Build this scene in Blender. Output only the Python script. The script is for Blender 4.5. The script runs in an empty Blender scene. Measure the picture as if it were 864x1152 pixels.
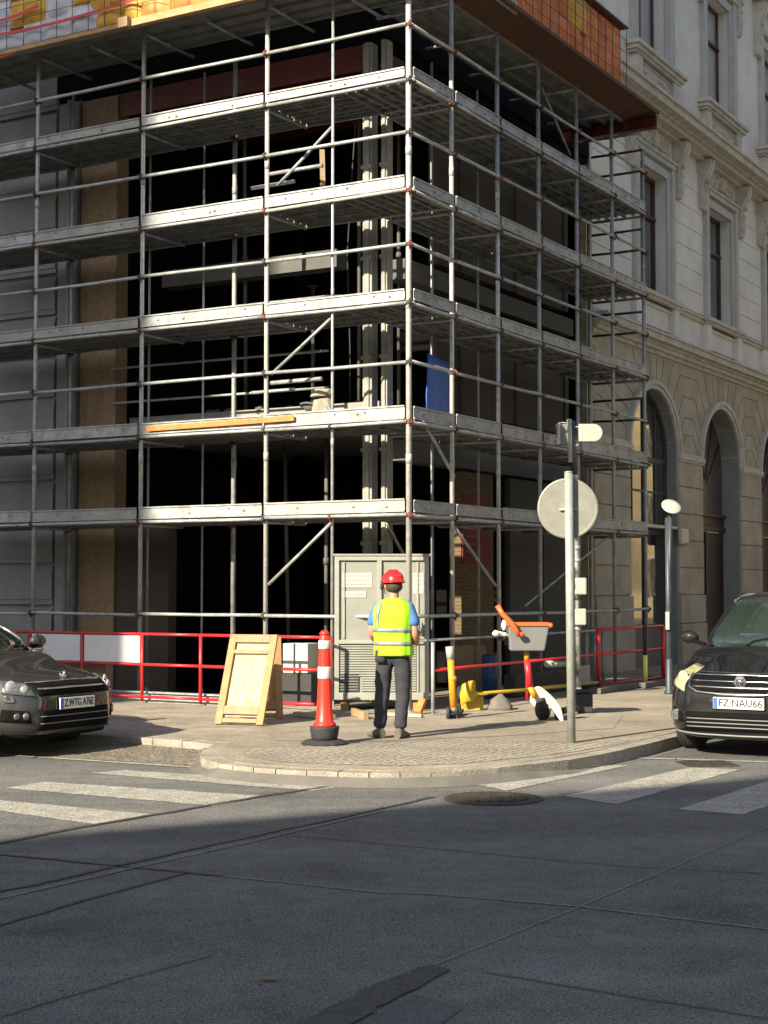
import bpy, bmesh, math, random
from mathutils import Vector, Matrix, noise
from mathutils.bvhtree import BVHTree
random.seed(7)
RND = random.Random(11)
sc = bpy.context.scene
col = sc.collection

# ------------------------------------------------------------------ camera geometry / site frame
FPX = 1757.0; PIT = math.atan(84/FPX); HC = 1.72
TH = math.atan2(1757, 3012)
Ld = Vector((-math.cos(TH), math.sin(TH), 0)); Rd = Vector((math.sin(TH), math.cos(TH), 0))
C0 = Vector((28/1757*20, 20, 0))
def W(a, b, z=0.0):                       # site frame: a along the left street, b along the right street
    return C0 + Ld*a + Rd*b + Vector((0, 0, z))
def ray(x, y):
    r = (x-432)/FPX; u = (576-y)/FPX
    return Vector((r, math.cos(PIT)-u*math.sin(PIT), math.sin(PIT)+u*math.cos(PIT)))
CAM = Vector((0, 0, HC))
def G(x, y, z=0.12):                      # ground point
    d = ray(x, y); return CAM + d*((z-HC)/d.z)
def AB(v):
    d = v-C0; return d.dot(Ld), d.dot(Rd)
def fa(x, y, a):
    d = ray(x, y); t = (a+C0.dot(Ld))/d.dot(Ld); p = CAM+d*t; return AB(p)[1], p.z
def fb(x, y, b):
    d = ray(x, y); t = (b+C0.dot(Rd))/d.dot(Rd); p = CAM+d*t; return AB(p)[0], p.z

# ------------------------------------------------------------------ materials
MATS = {}
def mat(name, colr, rough=.7, metal=0.0, var=.15, scale=6.0, bump=.0, bscale=40.0, spec=.5, coat=0.0,
        col2=None, alpha=None, trans=0.0, emit=None, detail=6, stretch=None):
    if name in MATS: return MATS[name]
    m = bpy.data.materials.new(name); m.use_nodes = True
    nt = m.node_tree; N = nt.nodes; Lk = nt.links
    b = N['Principled BSDF']
    b.inputs['Roughness'].default_value = rough
    b.inputs['Metallic'].default_value = metal
    b.inputs['Specular IOR Level'].default_value = spec
    b.inputs['Coat Weight'].default_value = coat
    b.inputs['Coat Roughness'].default_value = .03
    b.inputs['Transmission Weight'].default_value = trans
    tc = N.new('ShaderNodeTexCoord'); mp = N.new('ShaderNodeMapping')
    Lk.new(tc.outputs['Object'], mp.inputs['Vector'])
    if stretch: mp.inputs['Scale'].default_value = stretch
    n1 = N.new('ShaderNodeTexNoise'); n1.inputs['Scale'].default_value = scale; n1.inputs['Detail'].default_value = detail
    n1.inputs['Roughness'].default_value = .65
    Lk.new(mp.outputs['Vector'], n1.inputs['Vector'])
    rp = N.new('ShaderNodeValToRGB')
    c = colr; c2 = col2 or tuple(x*(1+var) for x in c)
    c1 = c if col2 else tuple(x*(1-var) for x in c)
    rp.color_ramp.elements[0].position = .32; rp.color_ramp.elements[1].position = .68
    rp.color_ramp.elements[0].color = (*c1, 1); rp.color_ramp.elements[1].color = (*[min(1, v) for v in c2], 1)
    Lk.new(n1.outputs['Fac'], rp.inputs['Fac'])
    Lk.new(rp.outputs['Color'], b.inputs['Base Color'])
    # roughness variation
    mr = N.new('ShaderNodeMapRange'); mr.inputs['To Min'].default_value = max(0, rough*.85); mr.inputs['To Max'].default_value = min(1, rough*1.15)
    Lk.new(n1.outputs['Fac'], mr.inputs['Value']); Lk.new(mr.outputs['Result'], b.inputs['Roughness'])
    if bump:
        n2 = N.new('ShaderNodeTexNoise'); n2.inputs['Scale'].default_value = bscale; n2.inputs['Detail'].default_value = 4
        Lk.new(mp.outputs['Vector'], n2.inputs['Vector'])
        bp = N.new('ShaderNodeBump'); bp.inputs['Strength'].default_value = bump; bp.inputs['Distance'].default_value = .02
        Lk.new(n2.outputs['Fac'], bp.inputs['Height']); Lk.new(bp.outputs['Normal'], b.inputs['Normal'])
    if emit:
        b.inputs['Emission Color'].default_value = (*emit[:3], 1); b.inputs['Emission Strength'].default_value = emit[3]
    MATS[name] = m
    return m

def speckle(m, scale, amt, dark=True):
    """add fine aggregate speckles over a mat() material"""
    nt = m.node_tree; N = nt.nodes; Lk = nt.links; b = N['Principled BSDF']
    src = b.inputs['Base Color'].links[0].from_socket
    tc = [n for n in N if n.type == 'TEX_COORD'][0]
    n = N.new('ShaderNodeTexNoise'); n.inputs['Scale'].default_value = scale; n.inputs['Detail'].default_value = 3; n.inputs['Roughness'].default_value = .8
    Lk.new(tc.outputs['Object'], n.inputs['Vector'])
    rp = N.new('ShaderNodeValToRGB'); rp.color_ramp.elements[0].position = .36; rp.color_ramp.elements[1].position = .66
    rp.color_ramp.elements[0].color = (1-amt, 1-amt, 1-amt, 1); rp.color_ramp.elements[1].color = (1+amt*1.3, 1+amt*1.3, 1+amt*1.3, 1)
    Lk.new(n.outputs['Fac'], rp.inputs['Fac'])
    mx = N.new('ShaderNodeMix'); mx.data_type = 'RGBA'; mx.blend_type = 'MULTIPLY'; mx.inputs['Factor'].default_value = 1
    Lk.new(src, mx.inputs['A']); Lk.new(rp.outputs['Color'], mx.inputs['B'])
    Lk.new(mx.outputs['Result'], b.inputs['Base Color'])
    return m

GALV = mat('galvanised', (.36, .375, .375), .5, .35, .28, 9, .12, 60)
GALV2 = mat('galvanised_dull', (.29, .30, .29), .6, .3, .32, 4, .15, 60)
GALV3 = mat('galvanised_splashed', (.30, .30, .285), .65, .15, .3, 14, .25, 60, col2=(.46, .455, .42))
TOE2 = mat('toeboard_stained', (.23, .235, .225), .65, .2, .4, 3.5, .25, 40, col2=(.38, .38, .35))
GALVD = mat('galvanised_weathered', (.30, .31, .31), .6, .3, .3, 7, .2, 50)
TOE = mat('toeboard_metal', (.30, .31, .305), .55, .25, .38, 5, .22, 45)
DECK = mat('deck_steel', (.19, .19, .175), .65, .2, .35, 5, .2, 40)
RUST = mat('rusty_clamp', (.16, .05, .03), .8, .1, .5, 30, .3, 80)
RUSTB = mat('black_clamp', (.06, .045, .04), .7, .3, .5, 30, .3, 80)
ORANGE = mat('orange_timber', (.55, .17, .04), .7, 0, .2, 8)
WOOD = mat('pale_wood', (.29, .20, .11), .7, 0, .22, 5, .15, 30, stretch=(1, 1, .25))
WOODF = mat('wood_frame', (.33, .19, .08), .7, 0, .2, 6, .15, 30)
WOODS = mat('stained_board', (.30, .205, .115), .75, 0, .2, 3, .1, 30, col2=(.47, .41, .31), stretch=(6, 6, 1.0))
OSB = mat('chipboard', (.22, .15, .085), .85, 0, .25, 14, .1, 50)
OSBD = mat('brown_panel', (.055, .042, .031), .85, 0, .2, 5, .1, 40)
REDB = mat('red_steel', (.085, .010, .008), .5, .1, .25, 8)
REDP = mat('red_paint', (.50, .018, .024), .4, 0, .12, 9)
REDC = mat('red_plastic', (.75, .03, .015), .4, 0, .08, 9)
HELM = mat('red_helmet_plastic', (.72, .015, .012), .25, 0, .04, 9, coat=.5)
WHITEP = mat('white_panel', (.62, .63, .63), .6, 0, .08, 3)
REFL = mat('reflective_white', (.50, .50, .48), .4, 0, .06, 20)
RUBB = mat('black_rubber', (.025, .025, .027), .75, 0, .3, 12, .1, 60)
SHADEI = mat('interior_shade_black', (.006, .006, .006), .95, 0, .3, 3, spec=.05)  # near-black base stands in for shade, keeps sunlit interior surfaces black
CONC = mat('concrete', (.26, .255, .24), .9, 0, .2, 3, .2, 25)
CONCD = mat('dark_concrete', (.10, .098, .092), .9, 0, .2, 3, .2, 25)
CABM = mat('cabinet_grey', (.235, .24, .21), .5, .1, .08, 4, .03, 30)
CABT = mat('cabinet_trim', (.28, .285, .25), .5, .1, .1, 6)
PAPER = mat('paper_notice', (.40, .395, .35), .8, 0, .06, 12)
INK = mat('faded_ink', (.28, .27, .24), .8, 0, .1, 12)
HIVIS = mat('hivis_fabric', (.27, .62, .012), .85, 0, .16, 6, .6, 8)
SILV = mat('reflective_tape', (.20, .21, .21), .45, .2, .1, 20)
SHIRT = mat('blue_shirt', (.05, .15, .36), .85, 0, .12, 12, .2, 20)
PANTS = mat('charcoal_trousers', (.026, .026, .034), .85, 0, .25, 7, .35, 14)
SKIN = mat('skin', (.42, .20, .13), .55, 0, .1, 14)
HAIR = mat('dark_hair', (.045, .03, .022), .7, 0, .3, 60, .4, 150)
BOOT = mat('grey_boot', (.10, .085, .065), .8, 0, .2, 20)
YELLOW = mat('yellow_plastic', (.42, .28, .015), .5, 0, .1, 9)
YORA = mat('amber_plastic', (.60, .24, .012), .45, 0, .1, 9)
YGRN = mat('yellow_green_post', (.68, .68, .10), .6, 0, .1, 9)
ORP = mat('orange_plastic', (.75, .11, .02), .4, 0, .08, 9)
GREYP = mat('grey_plastic', (.16, .165, .165), .5, 0, .06, 9)
CREAM = mat('cream_plastic', (.66, .66, .55), .4, 0, .06, 9, coat=.2)
BLUE = mat('blue_tarp', (.03, .12, .42), .6, 0, .25, 8, .4, 12)
BLUEP = mat('blue_plastic_barrel', (.008, .05, .15), .5, 0, .1, 8)
STUC = mat('pale_stucco', (.50, .485, .44), .92, 0, .16, .9, .2, 30, col2=(.66, .645, .60))
STUCG = mat('weathered_stucco', (.27, .235, .18), .93, 0, .2, 1.6, .3, 22, col2=(.40, .36, .285))
TRIM = mat('stone_trim', (.35, .33, .28), .9, 0, .18, 4, .25, 26, col2=(.53, .50, .44))
TRIMB = mat('grey_window_surround', (.38, .385, .365), .88, 0, .12, 2.5, .15, 26)
REVG = mat('grey_arch_reveal', (.20, .205, .20), .9, 0, .12, 2, .15, 26)
MORT = mat('mortar_joint', (.085, .075, .06), .95, 0, .2, 9)
GREYW = mat('grey_facade', (.21, .22, .215), .9, 0, .14, 2, .2, 24)
BROWNW = mat('dark_brown_window_frame', (.045, .018, .016), .45, 0, .2, 9)
DOORM = mat('dark_brown_door', (.028, .012, .010), .5, 0, .25, 6)
GLASS = mat('window_glass', (.02, .024, .026), .04, 0, .2, 2, .02, 2.5, spec=1.0, coat=.6)
CURT = mat('curtain_behind_glass', (.26, .28, .28), .3, 0, .4, 4, spec=.9, coat=1.0, stretch=(8, 8, .3))
CARB = mat('black_car_paint', (.004, .0045, .005), .6, 0, .15, 3, spec=.2, coat=1.0)
CARG = mat('grey_car_paint', (.032, .031, .031), .5, .2, .15, 3, spec=.3, coat=1.0)
CARGL = mat('car_glass', (.018, .028, .024), .03, 0, .1, 2, spec=1.0, coat=.8)
BLKP = mat('black_plastic', (.004, .004, .004), .85, 0, .2, 9, spec=.12)
CHROME = mat('chrome', (.55, .56, .57), .18, 1.0, .05, 9)
LAMPY = mat('yellowed_headlight', (.40, .38, .22), .2, 0, .25, 18, coat=1.0)
LAMPC = mat('clear_headlight', (.10, .105, .105), .15, .3, .7, 22, coat=1.0)
AMBER = mat('amber_lens', (.6, .12, .02), .2, 0, .1, 9, coat=.8)
PLATE = mat('plate_white', (.66, .66, .60), .5, 0, .04, 9)
PBLUE = mat('plate_blue', (.02, .10, .42), .5, 0, .04, 9)
PBLK = mat('plate_black', (.015, .015, .015), .5, 0, .04, 9)
POLEG = mat('grey_pole', (.30, .32, .29), .5, .3, .16, 10, .1, 50)
POLED = mat('dark_blue_grey_pole', (.045, .055, .065), .5, .3, .2, 10)
SIGNB = mat('aluminium_sign_back', (.20, .20, .175), .5, .3, .14, 7)
STONE = mat('rubble_stone', (.27, .24, .18), .9, 0, .25, 6, .4, 20)
SACK = mat('grey_sack', (.13, .12, .10), .9, 0, .25, 6, .4, 14)
WHB = mat('white_enamel', (.34, .34, .30), .35, 0, .06, 9)
BRICKM = mat('plain_brick', (.20, .15, .09), .9, 0, .3, 10)
PACKY = mat('yellow_sack', (.58, .33, .035), .6, 0, .25, 7, .5, 9)
PACKO = mat('orange_sack', (.58, .13, .03), .6, 0, .28, 4.5, .5, 9, col2=(.62, .25, .05))
PACKR = mat('dark_orange_sack', (.46, .10, .03), .6, 0, .28, 5, .5, 9, col2=(.60, .20, .04))
PACKW = mat('pale_sheet', (.50, .53, .60), .6, 0, .15, 5, .5, 9)
WIRE = mat('dark_wire', (.07, .03, .025), .6, .3, .2, 9)
TAPE = mat('red_tape', (.50, .03, .03), .5, 0, .1, 9)
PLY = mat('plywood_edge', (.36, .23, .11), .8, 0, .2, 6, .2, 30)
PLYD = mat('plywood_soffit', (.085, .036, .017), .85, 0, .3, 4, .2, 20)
FARW = mat('far_plaster', (.62, .56, .44), .9, 0, .1, 1.0)

ASPH = speckle(mat('asphalt', (.105, .104, .101), .9, 0, .20, .4, .6, 90, spec=.3, col2=(.15, .148, .142)), 70, .62)
ASPL = speckle(mat('asphalt_patch', (.11, .098, .078), .95, 0, .3, 4, 1.0, 25, spec=.2, col2=(.20, .175, .135)), 28, .6)
TAR = speckle(mat('tar_seam', (.042, .042, .041), .55, 0, .3, 12, .3, 60), 60, .4)
TARP = speckle(mat('tar_patch_surface', (.050, .050, .050), .8, 0, .3, 6, .5, 60), 60, .5)
SEAML = speckle(mat('pale_seam', (.19, .188, .18), .9, 0, .2, 12, .3, 60), 60, .4)
PAINT = speckle(mat('road_paint', (.21, .20, .17), .8, 0, .3, 5.0, .3, 70, col2=(.35, .335, .29)), 40, .4)
SIDE = speckle(mat('sidewalk_asphalt', (.205, .175, .13), .9, 0, .22, .9, .35, 60, col2=(.28, .245, .19)), 45, .25)
KERB = speckle(mat('kerb_granite', (.24, .22, .18), .85, 0, .25, 3, .3, 40), 60, .3)

def specks(m, scale, thr, colr):
    nt = m.node_tree; N = nt.nodes; Lk = nt.links; b = N['Principled BSDF']
    src = b.inputs['Base Color'].links[0].from_socket
    tc = [n for n in N if n.type == 'TEX_COORD'][0]
    v = N.new('ShaderNodeTexVoronoi'); v.inputs['Scale'].default_value = scale; Lk.new(tc.outputs['Object'], v.inputs['Vector'])
    sp_ = N.new('ShaderNodeSeparateColor'); Lk.new(v.outputs['Color'], sp_.inputs[0])
    a = N.new('ShaderNodeMath'); a.operation = 'LESS_THAN'; a.inputs[1].default_value = thr; Lk.new(v.outputs['Distance'], a.inputs[0])
    g = N.new('ShaderNodeMath'); g.operation = 'GREATER_THAN'; g.inputs[1].default_value = .62; Lk.new(sp_.outputs[0], g.inputs[0])
    mu = N.new('ShaderNodeMath'); mu.operation = 'MULTIPLY'; Lk.new(a.outputs[0], mu.inputs[0]); Lk.new(g.outputs[0], mu.inputs[1])
    mx = N.new('ShaderNodeMix'); mx.data_type = 'RGBA'; Lk.new(mu.outputs[0], mx.inputs['Factor']); Lk.new(src, mx.inputs['A']); mx.inputs['B'].default_value = (*colr, 1)
    Lk.new(mx.outputs['Result'], b.inputs['Base Color']); return m
def tracks(m):
    nt = m.node_tree; N = nt.nodes; Lk = nt.links; b = N['Principled BSDF']
    src = b.inputs['Base Color'].links[0].from_socket
    tc = [n for n in N if n.type == 'TEX_COORD'][0]
    for (sc_, st_, rot, lo, hi, p0, p1) in ((1.0, (.12, 1.1, 1), -.35, .80, 1.14, .35, .65), (.9, (1, 1, 1), 0, .72, 1.0, .30, .42), (5, (1, 1, 1), 0, .90, 1.08, .4, .6)):
        mp = N.new('ShaderNodeMapping'); mp.inputs['Scale'].default_value = st_; mp.inputs['Rotation'].default_value = (0, 0, rot); Lk.new(tc.outputs['Object'], mp.inputs['Vector'])
        n = N.new('ShaderNodeTexNoise'); n.inputs['Scale'].default_value = sc_; n.inputs['Detail'].default_value = 5; Lk.new(mp.outputs['Vector'], n.inputs['Vector'])
        rp = N.new('ShaderNodeValToRGB'); rp.color_ramp.elements[0].position = p0; rp.color_ramp.elements[1].position = p1
        rp.color_ramp.elements[0].color = (lo, lo, lo, 1); rp.color_ramp.elements[1].color = (hi, hi, hi, 1); Lk.new(n.outputs['Fac'], rp.inputs['Fac'])
        mx = N.new('ShaderNodeMix'); mx.data_type = 'RGBA'; mx.blend_type = 'MULTIPLY'; mx.inputs['Factor'].default_value = 1
        Lk.new(src, mx.inputs['A']); Lk.new(rp.outputs['Color'], mx.inputs['B']); src = mx.outputs['Result']
    Lk.new(src, b.inputs['Base Color'])
tracks(ASPH); tracks(SIDE)
specks(ASPH, 55, .36, (.20, .20, .195)); specks(ASPH, 38, .22, (.02, .02, .02)); specks(SIDE, 50, .3, (.42, .38, .32)); specks(PAINT, 30, .3, (.12, .115, .105))
def cobble_mat():
    m = mat('cobble_apron', (.29, .26, .21), .88, 0, .2, 1.6)
    nt = m.node_tree; N = nt.nodes; Lk = nt.links; b = N['Principled BSDF']
    src = b.inputs['Base Color'].links[0].from_socket
    tc = [n for n in N if n.type == 'TEX_COORD'][0]
    br = N.new('ShaderNodeTexVoronoi'); br.feature = 'DISTANCE_TO_EDGE'; br.inputs['Scale'].default_value = 9.5; br.inputs['Randomness'].default_value = .35
    mp = N.new('ShaderNodeMapping'); mp.inputs['Rotation'].default_value = (0, 0, .55)
    Lk.new(tc.outputs['Object'], mp.inputs['Vector']); Lk.new(mp.outputs['Vector'], br.inputs['Vector'])
    rp = N.new('ShaderNodeValToRGB'); rp.color_ramp.elements[0].position = .02; rp.color_ramp.elements[1].position = .16
    rp.color_ramp.elements[0].color = (.42, .40, .36, 1); rp.color_ramp.elements[1].color = (1, 1, 1, 1)
    Lk.new(br.outputs['Distance'], rp.inputs['Fac'])
    mx = N.new('ShaderNodeMix'); mx.data_type = 'RGBA'; mx.blend_type = 'MULTIPLY'; mx.inputs['Factor'].default_value = 1
    Lk.new(src, mx.inputs['A']); Lk.new(rp.outputs['Color'], mx.inputs['B']); Lk.new(mx.outputs['Result'], b.inputs['Base Color'])
    bp = N.new('ShaderNodeBump'); bp.inputs['Strength'].default_value = .9; bp.inputs['Distance'].default_value = .015
    Lk.new(rp.outputs['Color'], bp.inputs['Height']); Lk.new(bp.outputs['Normal'], b.inputs['Normal'])
    return m
COB = cobble_mat()
def brick_mat():
    m = mat('tan_brick', (.23, .165, .085), .9, 0, .2, 6)
    nt = m.node_tree; N = nt.nodes; Lk = nt.links; b = N['Principled BSDF']
    tc = [n for n in N if n.type == 'TEX_COORD'][0]
    mp = N.new('ShaderNodeMapping'); mp.inputs['Rotation'].default_value = (math.radians(90), 0, math.radians(60))
    sx = N.new('ShaderNodeSeparateXYZ'); cx = N.new('ShaderNodeCombineXYZ'); Lk.new(tc.outputs['Object'], sx.inputs[0])
    ad = N.new('ShaderNodeMath'); ad.operation = 'ADD'; Lk.new(sx.outputs['X'], ad.inputs[0]); Lk.new(sx.outputs['Y'], ad.inputs[1])
    Lk.new(ad.outputs[0], cx.inputs['X']); Lk.new(sx.outputs['Z'], cx.inputs['Y'])
    br = N.new('ShaderNodeTexBrick'); br.inputs['Scale'].default_value = 4.2
    br.inputs['Color1'].default_value = (.15, .10, .045, 1); br.inputs['Color2'].default_value = (.105, .07, .036, 1); br.inputs['Mortar'].default_value = (.045, .035, .025, 1)
    Lk.new(cx.outputs[0], br.inputs['Vector']); Lk.new(br.outputs['Color'], b.inputs['Base Color'])
    return m
BRICK = brick_mat()

# ------------------------------------------------------------------ mesh builder (world coordinates)
class MB:
    def __init__(s): s.v = []; s.f = []; s.m = []; s.sm = []; s.T = None; s.mats = []
    def mi(s, m):
        if m is None: return 0
        if m not in s.mats: s.mats.append(m)
        return s.mats.index(m)
    def add(s, vs, fs, smooth=False, m=None):
        o = len(s.v); k = s.mi(m)
        for v in vs:
            v = Vector(v)
            s.v.append(s.T @ v if s.T else v)
        for f in fs: s.f.append([i+o for i in f]); s.m.append(k); s.sm.append(smooth)
        return s
    def hexa(s, p, m=None):     # 8 points, bottom 0-3, top 4-7
        return s.add(p, [(0, 3, 2, 1), (4, 5, 6, 7), (0, 1, 5, 4), (1, 2, 6, 5), (2, 3, 7, 6), (3, 0, 4, 7)], False, m)
    def box(s, x0, x1, y0, y1, z0, z1, m=None):
        return s.hexa([(x0, y0, z0), (x1, y0, z0), (x1, y1, z0), (x0, y1, z0), (x0, y0, z1), (x1, y0, z1), (x1, y1, z1), (x0, y1, z1)], m)
    def sbox(s, a0, a1, b0, b1, z0, z1, m=None):    # box in site frame
        return s.hexa([W(a0, b0, z0), W(a1, b0, z0), W(a1, b1, z0), W(a0, b1, z0), W(a0, b0, z1), W(a1, b0, z1), W(a1, b1, z1), W(a0, b1, z1)], m)
    def beam(s, p0, p1, w, h, m=None, up=Vector((0, 0, 1))):
        p0 = Vector(p0); p1 = Vector(p1); d = (p1-p0).normalized()
        x = d.cross(up)
        if x.length < 1e-3: x = d.cross(Vector((0, 1, 0)))
        x.normalize(); y = x.cross(d).normalized()
        x *= w/2; y *= h/2
        return s.hexa([p0-x-y, p0+x-y, p1+x-y, p1-x-y, p0-x+y, p0+x+y, p1+x+y, p1-x+y], m)
    def tube(s, p0, p1, r, n=10, r2=None, m=None, cap=True):
        p0 = Vector(p0); p1 = Vector(p1); r2 = r if r2 is None else r2
        d = (p1-p0).normalized(); x = d.cross(Vector((0, 0, 1)))
        if x.length < 1e-3: x = Vector((1, 0, 0))
        x.normalize(); y = d.cross(x)
        vs = []
        for p, rr in ((p0, r), (p1, r2)):
            for i in range(n):
                t = 2*math.pi*i/n; vs.append(p+x*rr*math.cos(t)+y*rr*math.sin(t))
        s.add(vs, [(i, (i+1) % n, n+(i+1) % n, n+i) for i in range(n)], True, m)
        if cap: s.add(vs, [tuple(range(n-1, -1, -1)), tuple(range(n, 2*n))], False, m)
        return s
    def path(s, pts, r, n=8, m=None):
        P = [Vector(p) for p in pts]; P = [P[0]]+[P[i] for i in range(1, len(P)) if (P[i]-P[i-1]).length > 1e-5]
        vs = []; px_ = None
        for i, p in enumerate(P):
            d = (P[min(i+1, len(P)-1)]-P[max(i-1, 0)]).normalized()
            if px_ is None:
                px_ = d.cross(Vector((0, 0, 1)))
                if px_.length < 1e-3: px_ = Vector((1, 0, 0))
            px_ = (px_-d*px_.dot(d)).normalized(); y = d.cross(px_)
            for k in range(n):
                t = 2*math.pi*k/n; vs.append(p+px_*r*math.cos(t)+y*r*math.sin(t))
        q = len(P)
        s.add(vs, [(j*n+k, j*n+(k+1) % n, (j+1)*n+(k+1) % n, (j+1)*n+k) for j in range(q-1) for k in range(n)], True, m)
        return s.add(vs, [tuple(range(n-1, -1, -1)), tuple(range((q-1)*n, q*n))], False, m)
    def lathe(s, c, prof, n=24, ax=Vector((0, 0, 1)), m=None, smooth=True):
        c = Vector(c); ax = Vector(ax).normalized(); x = ax.cross(Vector((0, 0, 1)))
        if x.length < 1e-3: x = Vector((1, 0, 0))
        x.normalize(); y = ax.cross(x); vs = []
        for r, h in prof:
            for i in range(n):
                t = 2*math.pi*i/n; vs.append(c+ax*h+x*r*math.cos(t)+y*r*math.sin(t))
        fs = []
        for k in range(len(prof)-1):
            for i in range(n): fs.append((k*n+i, k*n+(i+1) % n, (k+1)*n+(i+1) % n, (k+1)*n+i))
        s.add(vs, fs, smooth, m)
        q = (len(prof)-1)*n
        s.add(vs, [tuple(range(n-1, -1, -1)), tuple(range(q, q+n))], False, m)
        return s
    def ball(s, c, rx, ry, rz, n=14, k=8, m=None, R=None, lump=0):
        c = Vector(c); vs = []; fs = []
        for j in range(k+1):
            ph = math.pi*j/k
            for i in range(n):
                t = 2*math.pi*i/n
                v = Vector((math.sin(ph)*math.cos(t)*rx, math.sin(ph)*math.sin(t)*ry, math.cos(ph)*rz))
                if lump:
                    v *= 1+lump*noise.noise(Vector((math.sin(ph)*math.cos(t), math.sin(ph)*math.sin(t), math.cos(ph)))*1.7+c*3)
                if R: v = R @ v
                vs.append(c+v)
        for j in range(k):
            for i in range(n): fs.append((j*n+i, (j+1)*n+i, (j+1)*n+(i+1) % n, j*n+(i+1) % n))
        return s.add(vs, fs, True, m)
    def prism(s, poly, fn0, fn1, m=None):      # poly 2-D, fn maps (u,v)->point on each side
        n = len(poly)
        vs = [fn0(*p) for p in poly]+[fn1(*p) for p in poly]
        return s.add(vs, [tuple(range(n)), tuple(range(2*n-1, n-1, -1))]+[(i, n+i, n+(i+1) % n, (i+1) % n) for i in range(n)], False, m)
    def grid(s, rows, smooth=True, m=None):
        nu = len(rows[0]); vs = [p for r in rows for p in r]
        fs = [(j*nu+i, j*nu+i+1, (j+1)*nu+i+1, (j+1)*nu+i) for j in range(len(rows)-1) for i in range(nu-1)]
        return s.add(vs, fs, smooth, m)
    def build(s, name, m=None, parent=None, bevel=0, recalc=True):
        me = bpy.data.meshes.new(name)
        off = parent_off(parent)
        me.from_pydata([tuple(v-off) for v in s.v], [], s.f)
        ms = s.mats if s.mats and s.mats[0] is not None else [m]
        if s.mats and m is not None and m not in s.mats: pass
        for q in ms: me.materials.append(q)
        me.polygons.foreach_set('material_index', s.m if s.mats else [0]*len(s.f))
        me.polygons.foreach_set('use_smooth', s.sm)
        if recalc:
            bm = bmesh.new(); bm.from_mesh(me); bmesh.ops.remove_doubles(bm, verts=bm.verts, dist=1e-5)
            bmesh.ops.recalc_face_normals(bm, faces=bm.faces); bm.to_mesh(me); bm.free()
        me.update()
        o = bpy.data.objects.new(name, me); col.objects.link(o)
        if parent: o.parent = parent
        if bevel:
            bv = o.modifiers.new('bevel', 'BEVEL'); bv.width = bevel; bv.segments = 2; bv.limit_method = 'ANGLE'
        return o
OFF = {}
def parent_off(p):
    o = Vector((0, 0, 0))
    while p is not None:
        if p.name in OFF: return OFF[p.name]
        p = p.parent
    return o
def thing(name, label, cat, loc, group=None, rotz=0):
    o = bpy.data.objects.new(name, None); col.objects.link(o); o.location = loc
    if rotz: o.rotation_euler = (0, 0, rotz); OFF[o.name] = Vector((0, 0, 0))
    else: OFF[o.name] = Vector(loc)
    o.empty_display_size = .2
    o['label'] = label; o['category'] = cat
    if group: o['group'] = group
    return o
def single(o, label, cat, group=None):
    o['label'] = label; o['category'] = cat
    if group: o['group'] = group
    return o
def struct(o, kind='structure'):
    o['kind'] = kind; return o
def box_sub(mb): return mb

# ------------------------------------------------------------------ GROUND
mb = MB(); S = 220
mb.add([(-S, -S, 0), (S, -S, 0), (S, S, 0), (-S, S, 0)], [(0, 1, 2, 3)])
struct(mb.build('road', ASPH, recalc=False))

corner_px = [(767, 827), (726, 837.5), (702, 843), (678, 848), (640, 854.5), (600, 859.5), (560, 864), (520, 867), (485, 868.6), (450, 869.3), (415, 869.3), (380, 868.5), (345, 867.2), (310, 865.3), (285, 863.4), (262, 861), (245, 858.5), (234, 855.5), (227, 852), (225, 848), (228, 844.5), (234, 841)]
cp = [G(*q) for q in corner_px]
a_r = AB(cp[0])[0]
outer = [W(a_r, 60, .12), W(a_r, 20, .12), W(a_r, 4, .12)] + cp + [G(240, 837), G(205, 833.5), G(172, 831)]
aL, bL = AB(outer[-1])
outer += [W(6, bL, .12), W(60, bL, .12)]
inner = [W(60, 60, .12)]
def offset_line(pts, d):
    out = []
    for i, p in enumerate(pts):
        a = pts[max(0, i-1)]; b = pts[min(len(pts)-1, i+1)]
        t = (b-a).normalized(); n = Vector((t.y, -t.x, 0))
        out.append(p+n*d)
    return out
ins = offset_line(outer, .17)
# make sure inset goes inward (towards the block)
blk = W(8, 8)
if (ins[8]-blk).length > (outer[8]-blk).length: ins = offset_line(outer, -.17); 
kb = MB()
for i in range(len(outer)-1):
    p, q, r, s_ = outer[i], outer[i+1], ins[i+1], ins[i]
    z0 = Vector((0, 0, -.12))
    ns = max(1, round(min(30, (q-p).length)/.9))
    for k in range(ns):
        u0, u1 = k/ns, (k+1)/ns; g_ = .005/max(.05, (q-p).length)
        a0, a1, b1_, b0_ = p.lerp(q, u0+g_), p.lerp(q, u1-g_), s_.lerp(r, u1-g_), s_.lerp(r, u0+g_); h_ = Vector((0, 0, RND.uniform(-.003, .003)))
        kb.hexa([a0+z0, a1+z0, b1_+z0, b0_+z0, a0+h_, a1+h_, b1_+h_, b0_+h_])
struct(kb.build('kerb', KERB))
sw = MB()
poly = [Vector((p.x, p.y, 0)) for p in ins]+[W(60, 60, 0)]
sw.prism([(p.x, p.y) for p in poly], lambda x, y: Vector((x, y, 0)), lambda x, y: Vector((x, y, .124)))
struct(sw.build('sidewalk', SIDE))
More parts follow.
